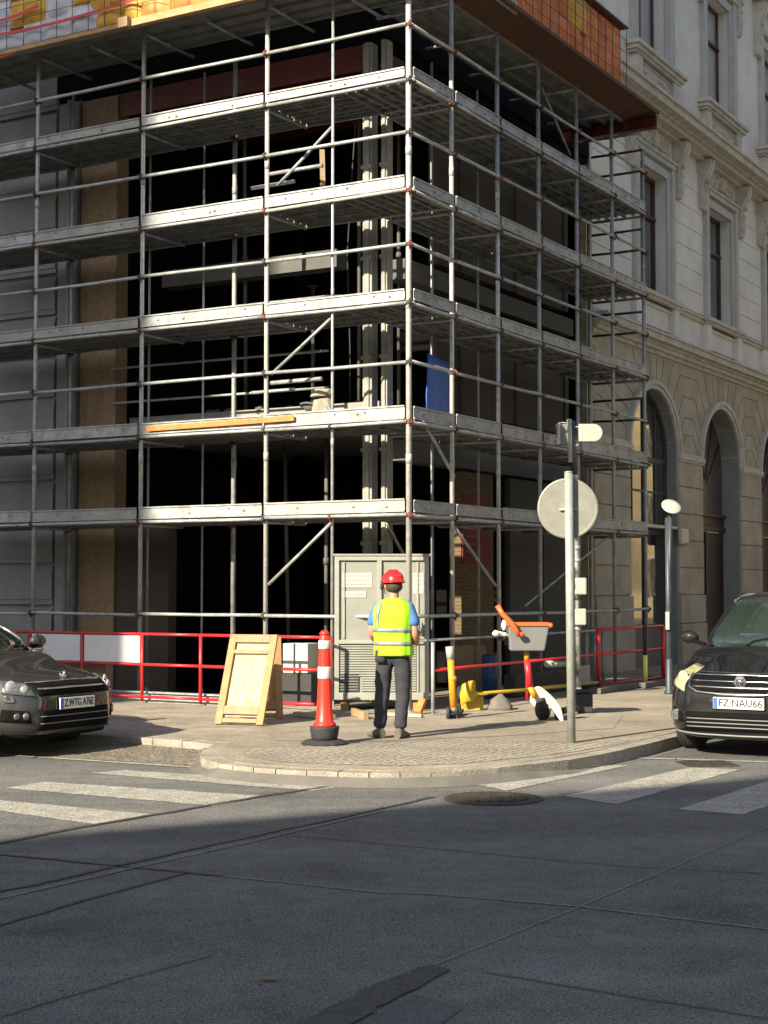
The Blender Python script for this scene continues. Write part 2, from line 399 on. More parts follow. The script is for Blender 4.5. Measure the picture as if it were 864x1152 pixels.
# asphalt feathered up against the dropped kerb
rk = MB(); ro_ = offset_line(outer, .11)
if (ro_[8]-blk).length < (outer[8]-blk).length: ro_ = offset_line(outer, -.11)
hts = {}
rows = [[], []]
for i in range(3, 3+len(cp)):
    x = corner_px[i-3][0]; h = max(0, min(.075, .075*(665-x)/90)) if x > 400 else .075
    if x < 240: h *= .5
    p = outer[i]; q = ro_[i]; rows[0].append(Vector((p.x, p.y, h+.003))); rows[1].append(Vector((q.x, q.y, .002)))
rk.grid(rows); struct(rk.build('gutter_ramp', mat('gutter_asphalt', (.115, .108, .095), .92, 0, .2, 3, .15, 40), recalc=False))
# cobbled apron on the corner
ap_px = [(728, 831), (690, 839), (650, 846), (600, 852), (520, 860), (450, 862.5), (380, 861), (315, 857.5), (280, 853), (268, 849), (285, 843), (340, 840), (420, 837), (520, 834), (600, 835), (660, 838), (700, 834)]
apm = MB(); pp = [G(*q) for q in ap_px]
apm.add([(p.x, p.y, .128) for p in pp], [tuple(range(len(pp)))])
struct(apm.build('cobbled_pavement', COB, recalc=False))
# rougher asphalt repair in the sidewalk behind the worker
def sheet(name, px, m, z, gz=None):
    q = MB(); P = [G(x, y, gz if gz is not None else 0) for x, y in px]
    q.add([(p.x, p.y, z) for p in P], [tuple(range(len(P)))])
    o = q.build(name, m, recalc=False); struct(o); return o
SIDE2 = speckle(mat('sidewalk_repair', (.225, .195, .15), .9, 0, .18, 1.4, .35, 60), 45, .25)
sheet('sidewalk_repair', [(300, 826), (455, 823), (560, 818), (700, 806), (690, 820), (560, 829), (430, 834), (310, 834)], SIDE2, .128, .12)
# dug up parking bay on the left
pb = MB(); tp = [(-80, 834.5), (0, 834.5), (80, 834), (172, 834), (205, 835.5), (226, 841), (231, 850)]; bt = [(-80, 845), (0, 849), (80, 854), (150, 858), (190, 861), (218, 862), (231, 860)]
rows = []
for r_ in range(9):
    v = r_/8; row = []
    for i in range(49):
        u = i/48*6; k = min(5, int(u)); w_ = u-k
        T_ = G(tp[k][0]*(1-w_)+tp[k+1][0]*w_, tp[k][1]*(1-w_)+tp[k+1][1]*w_, 0); B_ = G(bt[k][0]*(1-w_)+bt[k+1][0]*w_, bt[k][1]*(1-w_)+bt[k+1][1]*w_, 0); p = T_.lerp(B_, v)
        row.append(Vector((p.x, p.y, .005+.07*(1-v)**1.5+.012*(noise.noise(p*3)+1)*(1 if 0 < v < 1 else .2))))
    rows.append(row)
pb.grid(rows); struct(pb.build('parking_bay', ASPL, recalc=False))
gl = MB()
def strip(mbx, px, w, z, m=None):
    P = [G(x, y, 0) for x, y in px]
    for i in range(len(P)-1):
        a, b = P[i], P[i+1]; t = (b-a).normalized(); n = Vector((t.y, -t.x, 0))*w/2
        mbx.add([(a-n).xy.to_3d()+Vector((0, 0, z)), (a+n).xy.to_3d()+Vector((0, 0, z)), (b+n+t*w*.1).xy.to_3d()+Vector((0, 0, z)), (b-n+t*w*.1).xy.to_3d()+Vector((0, 0, z))], [(0, 1, 2, 3)], False, m)
strip(gl, [(-80, 845), (0, 849), (115, 857), (225, 864), (300, 871), (372, 875)], .10, .0065)
strip(gl, [(688, 852.5), (760, 854.5), (900, 859)], .10, .0065)
struct(gl.build('gutter_line', PAINT, recalc=False))
# zebra stripes
stripes = [[(100, 870), (142, 867), (400, 883), (350, 890)],
           [(5, 887), (48, 880), (300, 896), (240, 907)],
           [(-140, 890), (-90, 885), (-60, 890), (-110, 896)],
           [(-60, 904), (-30, 898), (175, 917), (107, 928)],
           [(532, 882), (650, 862.5), (709, 861), (571, 890)],
           [(634, 896), (777, 864), (832, 866), (692, 905)],
           [(764, 911), (884, 873), (946, 878), (834, 917)]]
for q in stripes:
    n = 14; e = MB(); c = [G(x, y, 0) for x, y in q]; rows = []
    top = [c[0].lerp(c[3], i/n) for i in range(n+1)]; bot = [c[1].lerp(c[2], i/n) for i in range(n+1)]
    j = lambda: Vector((RND.uniform(-.012, .012), RND.uniform(-.012, .012), 0))
    e.grid([[Vector((v.x, v.y, .0042))+j() for v in top], [Vector((v.x, v.y, .0042))+j() for v in bot]], False)
    struct(e.build('crosswalk_stripe', PAINT, recalc=False))
t = MB()
def wob(px, k=4, amp=1.0):
    out = []
    for i in range(len(px)-1):
        for s_ in range(k):
            u = s_/k; x = px[i][0]*(1-u)+px[i+1][0]*u; y = px[i][1]*(1-u)+px[i+1][1]*u
            out.append((x+RND.uniform(-amp, amp)*1.5, y+RND.uniform(-amp, amp)*.35))
    out.append(px[-1]); return out
strip(t, wob([(-60, 963), (0, 949), (115, 927), (215, 910), (300, 895), (380, 884), (430, 878), (492, 873)]), .06, .006)
strip(t, wob([(-60, 1020), (0, 1003), (50, 994), (135, 974), (280, 942), (430, 910), (487, 897)]), .045, .006)
strip(t, wob([(-40, 957), (0, 962), (125, 974), (250, 986)]), .03, .006)
strip(t, wob([(-40, 1052), (0, 1041), (90, 1015), (210, 982)]), .035, .006)
struct(t.build('tar_seam', TAR, recalc=False))
t = MB()
strip(t, wob([(250, 986), (430, 1005), (482, 1006), (647, 1020), (864, 1046), (960, 1056)], 5, .5), .022, .0048)
strip(t, wob([(487, 1087), (642, 1025), (807, 955), (900, 915)], 5, .5), .012, .0048)
strip(t, wob([(0, 1012), (60, 998), (160, 975), (300, 944), (430, 913)], 4, .5), .02, .0085)
struct(t.build('pale_seam', SEAML, recalc=False))
t = MB()
strip(t, wob([(547, 1095), (700, 1120), (835, 1142), (960, 1163)], 5, .8), .012, .0052)
strip(t, wob([(-40, 1155), (0, 1145), (150, 1100), (240, 1075)], 5, .8), .012, .0052)
strip(t, wob([(330, 940), (560, 962), (700, 975), (900, 985)], 5, .5), .012, .0048)
struct(t.build('crack', TAR, recalc=False))
sheet('tar_patch', wob([(330, 1156), (385, 1128), (432, 1105), (482, 1087), (509, 1092), (470, 1112), (432, 1132), (392, 1156)], 6, 2.2), TARP, .009)
sheet('asphalt_repair', [(300, 1200), (385, 1160), (470, 1120), (520, 1135), (460, 1180), (430, 1230)], speckle(mat('asphalt_repair', (.085, .085, .085), .9, 0, .2, 2, .5, 70), 55, .4), .0036)

# manhole and storm drain
def disc_cover(px, rx, label, sq=False):
    c = G(px[0], px[1], 0); m = MB()
    if sq:
        r = (G(px[0]+rx, px[1], 0)-c).length
        m.T = Matrix.Translation(Vector((c.x, c.y, 0))) @ Matrix.Rotation(math.radians(8), 4, 'Z')
        m.box(-r, r, -.22, .22, 0, .012)
        for i in range(10): m.box(-r+.05+i*(2*r-.1)/10, -r+.05+i*(2*r-.1)/10+.03, -.18, .18, .012, .02)
    else:
        r = (G(px[0]+rx, px[1], 0)-c).length
        m.lathe((c.x, c.y, 0), [(r, .0), (r, .010), (r-.03, .014), (r-.06, .010)], 36)
        rr = r-.1
        for i in range(-5, 6):
            y = i*rr/6; h = math.sqrt(max(0, rr*rr-y*y))
            for s_ in range(6):
                x0 = -h+s_*2*h/6; m.box(c.x+x0+.02, c.x+x0+2*h/6-.02, c.y+y-.018, c.y+y+.018, .008, .018)
    o = m.build('manhole_cover' if not sq else 'storm_drain', mat('cast_iron', (.055, .048, .04), .6, .4, .4, 18, .4, 50))
    return single(o, label, 'manhole' if not sq else 'drain')
disc_cover((555, 899), 56, 'round dark iron manhole cover in the road between the two crosswalks')
disc_cover((796, 860), 29, 'dark rectangular storm drain beside the parking line in front of the right car', True)
# tiny leaves and litter on the road
for i, (x, y, s_) in enumerate([(303, 1104, .05), (357, 1060, .018), (330, 1129, .02), (380, 1110, .016), (765, 1055, .02)]):
    c = G(x, y, 0); m = MB(); m.T = Matrix.Translation((c.x, c.y, .012)) @ Matrix.Rotation(i*1.3, 4, 'Z')
    m.grid([[Vector((u*s_, v*s_*.4*(1-u*u*.7), .008*u*u)) for u in (-1, -.5, 0, .5, 1)] for v in (-1, 0, 1)])
    o = m.build('fallen_leaf', mat('dry_leaf', (.22, .16, .07), .8)); s2 = o.modifiers.new('t', 'SOLIDIFY'); s2.thickness = .003
    single(o, ['largest dry leaf on the shaded road in the foreground', 'tiny pale leaf on the road, farthest up of the four at the left', 'tiny pale leaf on the road just below the large dry leaf', 'tiny pale leaf on the road right of the large dry leaf', 'tiny pale leaf alone on the shaded road at the right'][i], 'leaf', 'litter on the road')

# ------------------------------------------------------------------ CORNER BUILDING (under renovation)
cb = thing('corner_building', 'gutted corner building under renovation with dark open floors behind the scaffold', 'building', W(1.25, 1.25))
BF = 1.25
aG = fb(86, 400, BF)[0]; aP0 = fb(90, 400, BF)[0]; aP1 = fb(129, 400, BF)[0]; aP2 = fb(187, 650, BF)[0]
m = MB(); m.sbox(aG, 40, BF+.06, BF+.5, 0, 20)
zz = .5
m.sbox(aG+.05, 40, BF-.06, BF+.055, .1, .72)
zz = .78
while zz < 9.4:
    m.sbox(aG+.45, 9, BF, BF+.055, zz, zz+.60)
    m.sbox(aG+.45, 9, BF-.02, BF-.001, zz+.08, zz+.52)
    zz += .66
m.sbox(aG+.0, aG+.38, BF-.03, BF+.055, .75, 9.4)
m.build('rusticated_wall', GREYW, cb)
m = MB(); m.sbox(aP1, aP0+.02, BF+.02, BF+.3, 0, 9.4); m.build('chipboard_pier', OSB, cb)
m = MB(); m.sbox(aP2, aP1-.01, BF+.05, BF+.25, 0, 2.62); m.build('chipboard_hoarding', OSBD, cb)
m = MB(); m.tube(W(aG+.05, BF-.14, .12), W(aG+.05, BF-.14, 9.4), .045); m.build('downpipe', GREYW, cb)
# shell of the interior, its deep shade put into a near-black colour
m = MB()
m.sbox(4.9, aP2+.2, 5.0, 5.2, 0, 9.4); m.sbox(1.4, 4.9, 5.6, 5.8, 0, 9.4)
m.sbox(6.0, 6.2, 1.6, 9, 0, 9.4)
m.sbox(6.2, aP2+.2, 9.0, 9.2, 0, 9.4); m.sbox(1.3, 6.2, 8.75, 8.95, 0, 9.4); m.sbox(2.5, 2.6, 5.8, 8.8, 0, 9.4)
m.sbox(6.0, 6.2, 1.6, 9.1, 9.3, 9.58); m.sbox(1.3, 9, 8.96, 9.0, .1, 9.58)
m.build('interior_wall', SHADEI, cb)
m = MB(); m.sbox(1.5, 9, 1.5, 9, .05, .13); m.build('ground_floor', SHADEI, cb)
# slabs and beams
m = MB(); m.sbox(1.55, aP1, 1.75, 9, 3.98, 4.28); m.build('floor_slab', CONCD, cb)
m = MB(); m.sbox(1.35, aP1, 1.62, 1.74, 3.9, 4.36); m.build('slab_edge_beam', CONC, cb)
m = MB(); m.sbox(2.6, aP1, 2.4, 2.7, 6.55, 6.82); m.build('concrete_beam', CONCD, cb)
m = MB(); m.sbox(1.3, 9, 1.3, 9.2, 9.45, 9.6); m.sbox(1.25, 9, 1.25, 9, 11.4, 11.6); m.sbox(1.25, 1.4, 1.25, 9, 9.6, 11.4); m.sbox(1.4, 9, 1.25, 1.4, 9.6, 11.4); m.build('ceiling', SHADEI, cb)
for b0 in (2.0, 3.6):
    m = MB(); m.sbox(1.4, 8.5, b0, b0+.18, 9.1, 9.12); m.sbox(1.4, 8.5, b0, b0+.18, 9.40, 9.42); m.sbox(1.4, 8.5, b0+.08, b0+.1, 9.12, 9.4)
    m.build('red_beam', REDB, cb)
m = MB(); m.sbox(1.3, 1.32, 1.6, 8.8, 8.95, 9.4); m.sbox(1.32, 1.48, 1.6, 8.8, 8.95, 8.98); m.build('red_beam', REDB, cb)
m = MB(); m.sbox(1.45, 8.4, 1.3, 1.32, 9.05, 9.42); m.build('red_beam', REDB, cb)
for (a, b, z0, z1, tl) in ((2.9, 2.6, .13, 3.98, 0), (3.9, 3.1, .13, 3.98, .1), (2.5, 2.9, 4.28, 9.4, 0), (3.6, 3.3, 4.28, 6.5, 0), (4.4, 2.6, 4.28, 9.4, .05), (2.2, 3.6, 4.28, 9.4, 0)):
    m = MB(); m.tube(W(a, b, z0), W(a+tl, b, z1), .03, 8); m.lathe(W(a, b, z0), [(.09, 0), (.09, .01)], 8); m.lathe(W(a+tl, b, z1-.012), [(.09, 0), (.09, .01)], 8); m.lathe(W(a+tl*.5, b, (z0+z1)/2), [(.045, 0), (.045, .1)], 8); m.build('steel_prop', mat('dull_prop', (.10, .095, .085), .8, .1), cb)
m = MB(); m.path([W(1.9, 1.9, 9.3), W(2.0, 1.85, 7.6), W(2.1, 1.9, 6.6), W(2.02, 1.85, 5.2), W(2.05, 1.9, 4.3)], .012, 6); m.build('hanging_cable', RUBB, cb)
for i in range(9):
    m = MB(); m.ball(W(1.9+i*.32, 1.95+.3*math.sin(i*2.3), 4.34), .12+.05*math.sin(i), .1, .09, 8, 6, lump=.5); m.build('rubble', CONCD, cb)
# corner columns
for (x, w_, dm) in ((416, .15, 1.42), (435, .095, 1.12)):
    a_ = fb(x, 400, BF+.05)[0]
    m = MB(); m.sbox(a_-w_/2, a_+w_/2, BF-.02, BF+.14, .12, 9.4); m.sbox(a_-w_/4, a_+w_/4, BF-.045, BF-.021, .12, 9.4)
    for zc in (2.3, 3.6, 4.9, 6.3, 7.6): m.sbox(a_-w_/2-.012, a_+w_/2+.012, BF-.055, BF+.1, zc, zc+.05)
    m.build('corner_column', mat('primed_column', (.25, .25, .225), .8, 0, .2, 7, .2, 30), cb)
# right side infill between the corner and the neighbour
bN = fa(665, 400, 1.25)[0]
m = MB()
for z0, z1 in ((3.2+1.2, 6.1), (6.6, 9.2)):
    m.sbox(1.3, 1.45, 3.2, 8.05, z0, z1)
    m.sbox(1.27, 1.3, 3.9, 3.95, z0, z1); m.sbox(1.27, 1.3, 5.9, 5.95, z0, z1); m.sbox(1.27, 1.3, 7.9, 8.05, z0, z1)
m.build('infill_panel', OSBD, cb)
m = MB(); m.sbox(1.28, 1.6, 2.2, 8.3, 3.55, 3.85); m.build('lintel', CONCD, cb)
m = MB(); m.sbox(1.28, 1.6, 2.2, 8.3, 6.2, 6.5); m.build('lintel', CONCD, cb)
b0 = fa(519, 650, 1.3)[0]; b1 = fa(555, 650, 1.3)[0]
m = MB(); m.sbox(1.3, 1.5, b0, b1, .12, 3.5); m.build('brick_pier', BRICK, cb)
bq0 = fa(521, 600, 1.28)[0]; bq1 = fa(551, 600, 1.28)[0]
m = MB(); m.sbox(1.283, 1.298, bq0, bq1, 2.05, 3.15, mat('dull_red_notice', (.14, .012, .010), .7))
for k in range(7):
    z = 3.0-k*.12; m.sbox(1.279, 1.2825, bq0+.08, bq0+.08+(bq1-bq0)*RND.uniform(.4, .8), z-.035, z, mat('faded_red_ink', (.26, .07, .06), .8))
m.build('red_notice', None, cb)
b0 = fa(574, 650, 1.3)[0]; b1 = fa(612, 650, 1.3)[0]
m = MB(); m.sbox(1.32, 1.5, b0, b1+1.3, .12, 3.5); m.sbox(1.30, 1.318, b0, b0+.08, .12, 3.5); m.sbox(1.30, 1.318, b1, b1+.08, .12, 3.5)
m.build('grey_boarding', mat('dark_grey_board', (.05, .05, .048), .8), cb)
m = MB(); m.sbox(1.2, 1.42, bN-.32, bN-.06, .12, 9.4); m.build('cream_end_column', mat('cream_column', (.36, .31, .20), .85, 0, .3, 4, .3, 20), cb)
m = MB(); m.sbox(2.6, 3.0, bN-1.9, bN-.33, .12, 9.4); m.build('shade_black_recess', SHADEI, cb)  # block coloured near-black in place of the shade inside
# upper storeys (above the frame)
m = MB(); m.sbox(1.25, 40, 1.2, 9, 11.6, 19.5); m.build('upper_wall', GREYW, cb)
for side in range(2):
    for k in range(3):
        m = MB()
        if side == 0: m.sbox(2.5+k*3, 3.7+k*3, 1.15, 1.198, 12.6, 15)
        else: m.sbox(1.2, 1.248, 2.2+k*2.4, 3.2+k*2.4, 12.6, 15)
        m.build('window', GLASS, cb)

# ------------------------------------------------------------------ SCAFFOLD
sf = thing('scaffold', 'galvanised tube scaffold wrapped around the corner building with five deck levels', 'scaffolding', W(0, 0, .12))
LA = [0, 2.22, 4.38, 6.40, 8.5]           # left face standards (a)
RB = [0, 1.19, 2.61, 4.03, 5.48, 6.99, 8.44]
LEV = [2.64, 3.84, 5.38, 6.84, 8.29]; TOP = [2.84, 4.05, 5.57, 7.03, 8.47]
GRD = [1.33, 4.61, 6.14, 7.60, 9.02]
ZT = 9.75; R0 = .031; DEP = .97
def coupler(p, nrm, parent, big=False, mt=None):
    m = MB(); s_ = .052 if big else .044
    m.lathe(p-Vector((0, 0, .03)), [(s_*.8, 0), (s_, .01), (s_, .05), (s_*.8, .06)], 10)
    m.beam(p+nrm*.03, p+nrm*.09, .035, .05)
    m.tube(p+nrm*.05+Vector((0, 0, -.06)), p+nrm*.05+Vector((0, 0, .05)), .014, 6)
    if big:
        t_ = Vector((-nrm.y, nrm.x, 0)); m.beam(p-t_*.08, p+t_*.08, .05, .04); m.ball(p+t_*.085, .02, .02, .025, 6, 4)
    o = m.build('coupler', mt or (RUST if RND.random() < .45 else RUSTB), parent)
def standard(a, b, z0, z1, r=R0, nodes=(), nrm=None, mt=GALV):
    m = MB(); lean = RND.uniform(-.006, .006)
    m.tube(W(a, b, z0), W(a+lean, b+lean, z1), r, 12)
    for zj in (3.3, 5.3, 7.3):
        if z0 < zj < z1: m.tube(W(a+lean*.4, b+lean*.4, zj+(a % .3)), W(a+lean*.4, b+lean*.4, zj+.12+(a % .3)), r*1.12, 12)
    if z0 < .3: m.lathe(W(a, b, .124), [(.075, 0), (.075, .008), (.03, .009), (.03, .10)], 12)
    o = m.build('standard', RND.choice((GALV, GALV2, GALV3)) if mt is GALV else mt, sf)
    for z in nodes: coupler(W(a, b, z), nrm, o, z in LEV, None)
    return o
nodes = LEV+GRD
for i, a in enumerate(LA): standard(a, 0, .12, ZT if a else 12.0, .037 if a == 0 else R0, nodes, -Rd if a else (-Rd-Ld).normalized())
standard(1.16, 0, .12, ZT+.6, .020, [2.64, 3.84], -Rd)
for b in RB[1:]:
    standard(b=b, a=0, z0=.12, z1=(ZT if b < 8 else 9.4), nodes=nodes, nrm=-Ld, mt=GALV if b < 3 else GALVD)
# inner row
inn = []
for x, bb, r in ((263, .93, .035), (228, 1.1, .016), (167, .93, .018), (79, .93, .025)):
    a_ = fb(x, 500, bb)[0]; inn.append((a_, bb)); standard(a_, bb, .12, 9.4, r, [z-.05 for z in LEV] if r > .02 else [], -Rd, GALVD)
for x, r in ((486, .022), (663, .03)):
    b_ = fa(x, 400, DEP)[0]; standard(DEP, b_, .12, 9.4, r, [], -Ld, GALVD)
standard(DEP, 3.9, .12, 9.4, .02, [], -Ld, GALVD)
def rail(p0, p1, name, r=.024, mt=GALV, sag=.0):
    if mt is GALV: mt = RND.choice((GALV, GALV, GALV2, GALV3))
    j = Vector((0, 0, RND.uniform(-.012, .012))); j2 = Vector((0, 0, RND.uniform(-.012, .012)))
    m = MB(); q = p0.lerp(p1, .5)+Vector((0, 0, RND.uniform(-.008, .002))); m.tube(p0+j, q+(j+j2)/2, r, 10); m.tube(q+(j+j2)/2, p1+j2, r, 10); return m.build(name, mt, sf)
def toeboard(P, z, z1, nrm, mt, orange=False):
    mt = RND.choice((TOE, TOE, TOE2)); z += RND.uniform(-.008, .008); z1 += RND.uniform(-.012, .012)
    p0, p1 = P; m = MB(); up = Vector((0, 0, 1)); d = (p1-p0).normalized()
    a = p0+d*.03+up*(z+.035); b = p1-d*.03+up*(z+.035); h = z1-z-.035
    n = nrm*.018
    pr = [(0, .0), (.022, .0), (.022, .018), (.006, .022), (.006, h-.022), (.022, h-.018), (.022, h), (0, h)]
    vs = [a+nrm*(u)+up*v for u, v in pr]+[b+nrm*u+up*v for u, v in pr]; k = len(pr)
    m.add(vs, [tuple(range(k)), tuple(range(2*k-1, k-1, -1))]+[(i, k+i, k+(i+1) % k, (i+1) % k) for i in range(k)])
    L_ = (b-a).length
    for q in range(3):
        c = a+d*L_*RND.uniform(.1, .9)+up*h*RND.uniform(.3, .7)+nrm*.008
        m.ball(c, .022, .022, .016, 7, 4)
    m.box  # plain profile with dents
    return m.build('toeboard', mt, sf)
def deck(q0, q1, q2, q3, z):
    """planks with ribs on their underside; q0-q1 outer edge, q3-q2 inner"""
    m = MB(); n = 3; up = Vector((0, 0, 1))
    for i in range(n):
        u0 = i/n+.012; u1 = (i+1)/n-.012
        A = q0.lerp(q3, u0); B = q1.lerp(q2, u0); Cc = q1.lerp(q2, u1); D = q0.lerp(q3, u1)
        m.hexa([A+up*(z-.0), B+up*z, Cc+up*z, D+up*z, A+up*(z+.02), B+up*(z+.02), Cc+up*(z+.02), D+up*(z+.02)])
        for (e0, e1) in ((A, B), (D, Cc)): m.beam(e0+up*(z-.028), e1+up*(z-.028), .018, .055)
        M0 = A.lerp(D, .5); M1 = B.lerp(Cc, .5); m.beam(M0+up*(z-.02), M1+up*(z-.02), .03, .038)
        for s_ in range(1, 3):
            e0 = A.lerp(B, s_/3); e1 = D.lerp(Cc, s_/3); m.beam(e0+up*(z-.022), e1+up*(z-.022), .02, .04)
    return m.build('deck', DECK, sf)
def transom(p, q, z): m = MB(); m.tube(p+Vector((0, 0, z)), q+Vector((0, 0, z)), .024, 8); return m.build('transom', GALVD, sf)
o1 = -.05
for li, z in enumerate(LEV):
    zt = TOP[li]; zg = GRD[li]
    for i in range(len(LA)-1):
        p0, p1 = W(LA[i], o1), W(LA[i+1], o1)
        rail(p0+Vector((0, 0, z)), p1+Vector((0, 0, z)), 'ledger')
        rail(p0+Vector((0, 0, zg)), p1+Vector((0, 0, zg)), 'guardrail')
        toeboard((p0, p1), z, zt, -Rd, TOE)
        deck(W(LA[i]+.02, 0), W(LA[i+1]-.02, 0), W(LA[i+1]-.02, DEP), W(LA[i]+.02, DEP), z+.02) if i else deck(W(DEP+.02, 0), W(LA[1]-.02, 0), W(LA[1]-.02, DEP), W(DEP+.02, DEP), z+.02)
        transom(W(LA[i+1], .03), W(LA[i+1], DEP), z-.045)
        rail(W(LA[i], DEP+.03, z-.01), W(LA[i+1], DEP+.03, z-.01), 'inner_ledger', .022, GALVD)
    for i in range(len(RB)-1):
        p0, p1 = W(o1, RB[i]), W(o1, RB[i+1]); mt = GALV if i < 2 else GALVD
        rail(p0+Vector((0, 0, z)), p1+Vector((0, 0, z)), 'ledger', .024, mt)
        rail(p0+Vector((0, 0, zg)), p1+Vector((0, 0, zg)), 'guardrail', .024, mt)
        toeboard((p0, p1), z, zt, -Ld, TOE)
        deck(W(0, RB[i]+.02), W(0, RB[i+1]-.02), W(DEP, RB[i+1]-.02), W(DEP, RB[i]+.02), z+.02)
        transom(W(.03, RB[i+1]), W(DEP, RB[i+1]), z-.045)
        if i > 0: rail(W(DEP+.03, RB[i], z-.01), W(DEP+.03, RB[i+1], z-.01), 'inner_ledger', .022, GALVD)
    # end rails at the far right end of the scaffold
    if li: rail(W(0, 8.44, zg+.05), W(DEP, 8.44, zg+.05), 'end_rail', .022, RUSTB); rail(W(0, 8.44, zg+.42), W(DEP, 8.44, zg+.42), 'end_rail', .022, RUSTB)
# secondary interior guard tubes on the left bays (seen against the dark)
for z in (3.0+1.55, 5.08, 5.85):
    rail(W(2.0, 1.22, z), W(fb(125, 400, 1.22)[0], 1.22, z), 'inner_guardrail', .018, GALVD)
rail(W(.0, -.12, 1.02), W(-.0+0, 0, 1.02), 'stub_tube', .02, GALVD)
rail(W(-.04, .1, 1.02), W(-.04, 7.0, 1.02), 'low_rail', .02, GALVD)
# braces
def brace(a, b, pl, off, r=.022, mt=GALV):
    if pl == 'L': p = [W(fb(*q, off)[0], off, fb(*q, off)[1]) for q in (a, b)]
    else: p = [W(off, fa(*q, off)[0], fa(*q, off)[1]) for q in (a, b)]
    rail(p[0], p[1], 'brace', r, mt)
brace((302, 658), (373, 588), 'L', -.03); brace((305, 421), (373, 357), 'L', .06); brace((312, 209), (374, 142), 'L', .06)
brace((476, 474), (511, 537), 'R', .12); brace((511, 593), (558, 659), 'R', .0); brace((434, 585), (455, 626), 'R', 1.0)
brace((591, 681), (690, 600), 'R', .05, .016, GALVD); brace((609, 97), (641, 174), 'R', .4, .02, GALVD)
# orange timber strip along one toeboard
m = MB(); m.beam(W(1.7, -.10, 3.97), W(4.2, -.10, 3.95), .02, .07); m.build('orange_strip', ORANGE, sf)

# top fan platform with its barrier
m = MB()
m.sbox(.0, 8.6, .0, DEP, ZT+.03, ZT+.06); m.prism([(-.45, -.50), (8.6, -.50), (8.6, -.005), (-.45, -.005)], lambda a, b: W(a, b, ZT+.03+b*.30), lambda a, b: W(a, b, ZT+.06+b*.30))
m.sbox(.02, DEP, DEP, 8.3, ZT+.031, ZT+.061)
for k in range(2, 5): m.sbox(-.0, 8.6, -.36+k*.3, -.30+k*.3, ZT-.02, ZT+.029)
for k in range(1, 5): m.sbox(-.26+k*.3, -.20+k*.3, 1.0, 8.5, ZT-.018, ZT+.0295)
m.build('top_deck', DECK, sf)
for a in (1.1, 2.22, 3.3, 4.38, 5.4, 6.4, 7.5): transom(W(a, .04), W(a, DEP+.2), ZT-.05)
for b in (1.19, 2.61, 4.03, 5.48, 6.99, 8.3): transom(W(.04, b), W(DEP+.2, b), ZT-.05)
m = MB(); m.sbox(4.2, 9, -.55, -.47, ZT-.13, ZT-.07); m.sbox(-.1, 4.25, -.58, -.50, ZT-.16, ZT-.06); m.build('edge_plank', PLY, sf)
m = MB(); m.sbox(4.15, 4.32, -.66, -.585, ZT-.18, ZT-.04); m.build('plank_end', WOOD, sf)
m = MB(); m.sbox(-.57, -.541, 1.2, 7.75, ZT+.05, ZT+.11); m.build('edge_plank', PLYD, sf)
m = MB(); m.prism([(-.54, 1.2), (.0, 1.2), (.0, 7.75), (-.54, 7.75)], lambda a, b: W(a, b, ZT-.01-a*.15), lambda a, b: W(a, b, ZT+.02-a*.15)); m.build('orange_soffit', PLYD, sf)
m = MB(); m.sbox(-.50, -.47, .2, 2.25, ZT+.04, ZT+.22); m.build('toeboard', TOE, sf)
# red I-beam at the far right end
m = MB(); bb = 7.66
m.sbox(-.56, 1.2, bb-.07, bb+.07, ZT+.0, ZT+.014); m.sbox(-.56, 1.2, bb-.07, bb+.07, ZT-.20, ZT-.186); m.sbox(-.56, 1.2, bb-.01, bb+.01, ZT-.186, ZT+.0)
m.build('red_end_beam', REDB, sf)

def packs(side, s0, s1, z0, z1, step, pal, name='sack_wall'):
    """bulging sacks/sheets stacked behind wire mesh, one part"""
    m = MB(); n = max(1, round((s1-s0)/step)); rowsn = max(1, round((z1-z0)/(.36 if side == 'L' else .55)))
    for i in range(n):
        for j in range(rowsn):
            jt = lambda q: 0 if q in (0, n) else .16*math.sin(q*5.1+j*2.7)*(s1-s0)/n*1.5
            u0 = s0+(s1-s0)*i/n+jt(i); u1 = s0+(s1-s0)*(i+1)/n+jt(i+1); jv = lambda q: 0 if q in (0, rowsn) else .22*math.sin(q*3.3+i*2.1)*(z1-z0)/rowsn; v0 = z0+(z1-z0)*j/rowsn+jv(j); v1 = z0+(z1-z0)*(j+1)/rowsn+jv(j+1)
            mt = pal(u0, v0); k = 6; rows = []
            sd = RND.random()*50
            for q in range(k+1):
                row = []
                for p in range(k+1):
                    u = u0+(u1-u0)*p/k; v = v0+(v1-v0)*q/k
                    e = min(p, k-p)/k*2; f_ = min(q, k-q)/k*2
                    bul = .07*(min(1, e*1.6)*min(1, f_*1.6))**.6+.03*noise.noise(Vector((u*4, v*4, sd)))
                    if side == 'L': row.append(W(u, -.40-bul, v))
                    else: row.append(W(-.40-bul, u, v))
                rows.append(row)
            m.grid(rows, True, mt)
            if side == 'L': m.sbox(u0, u1, -.40, -.25, v0, v1, mt)
            else: m.sbox(-.40, -.25, u0, u1, v0, v1, mt)
    return m.build(name, None, sf, recalc=False)
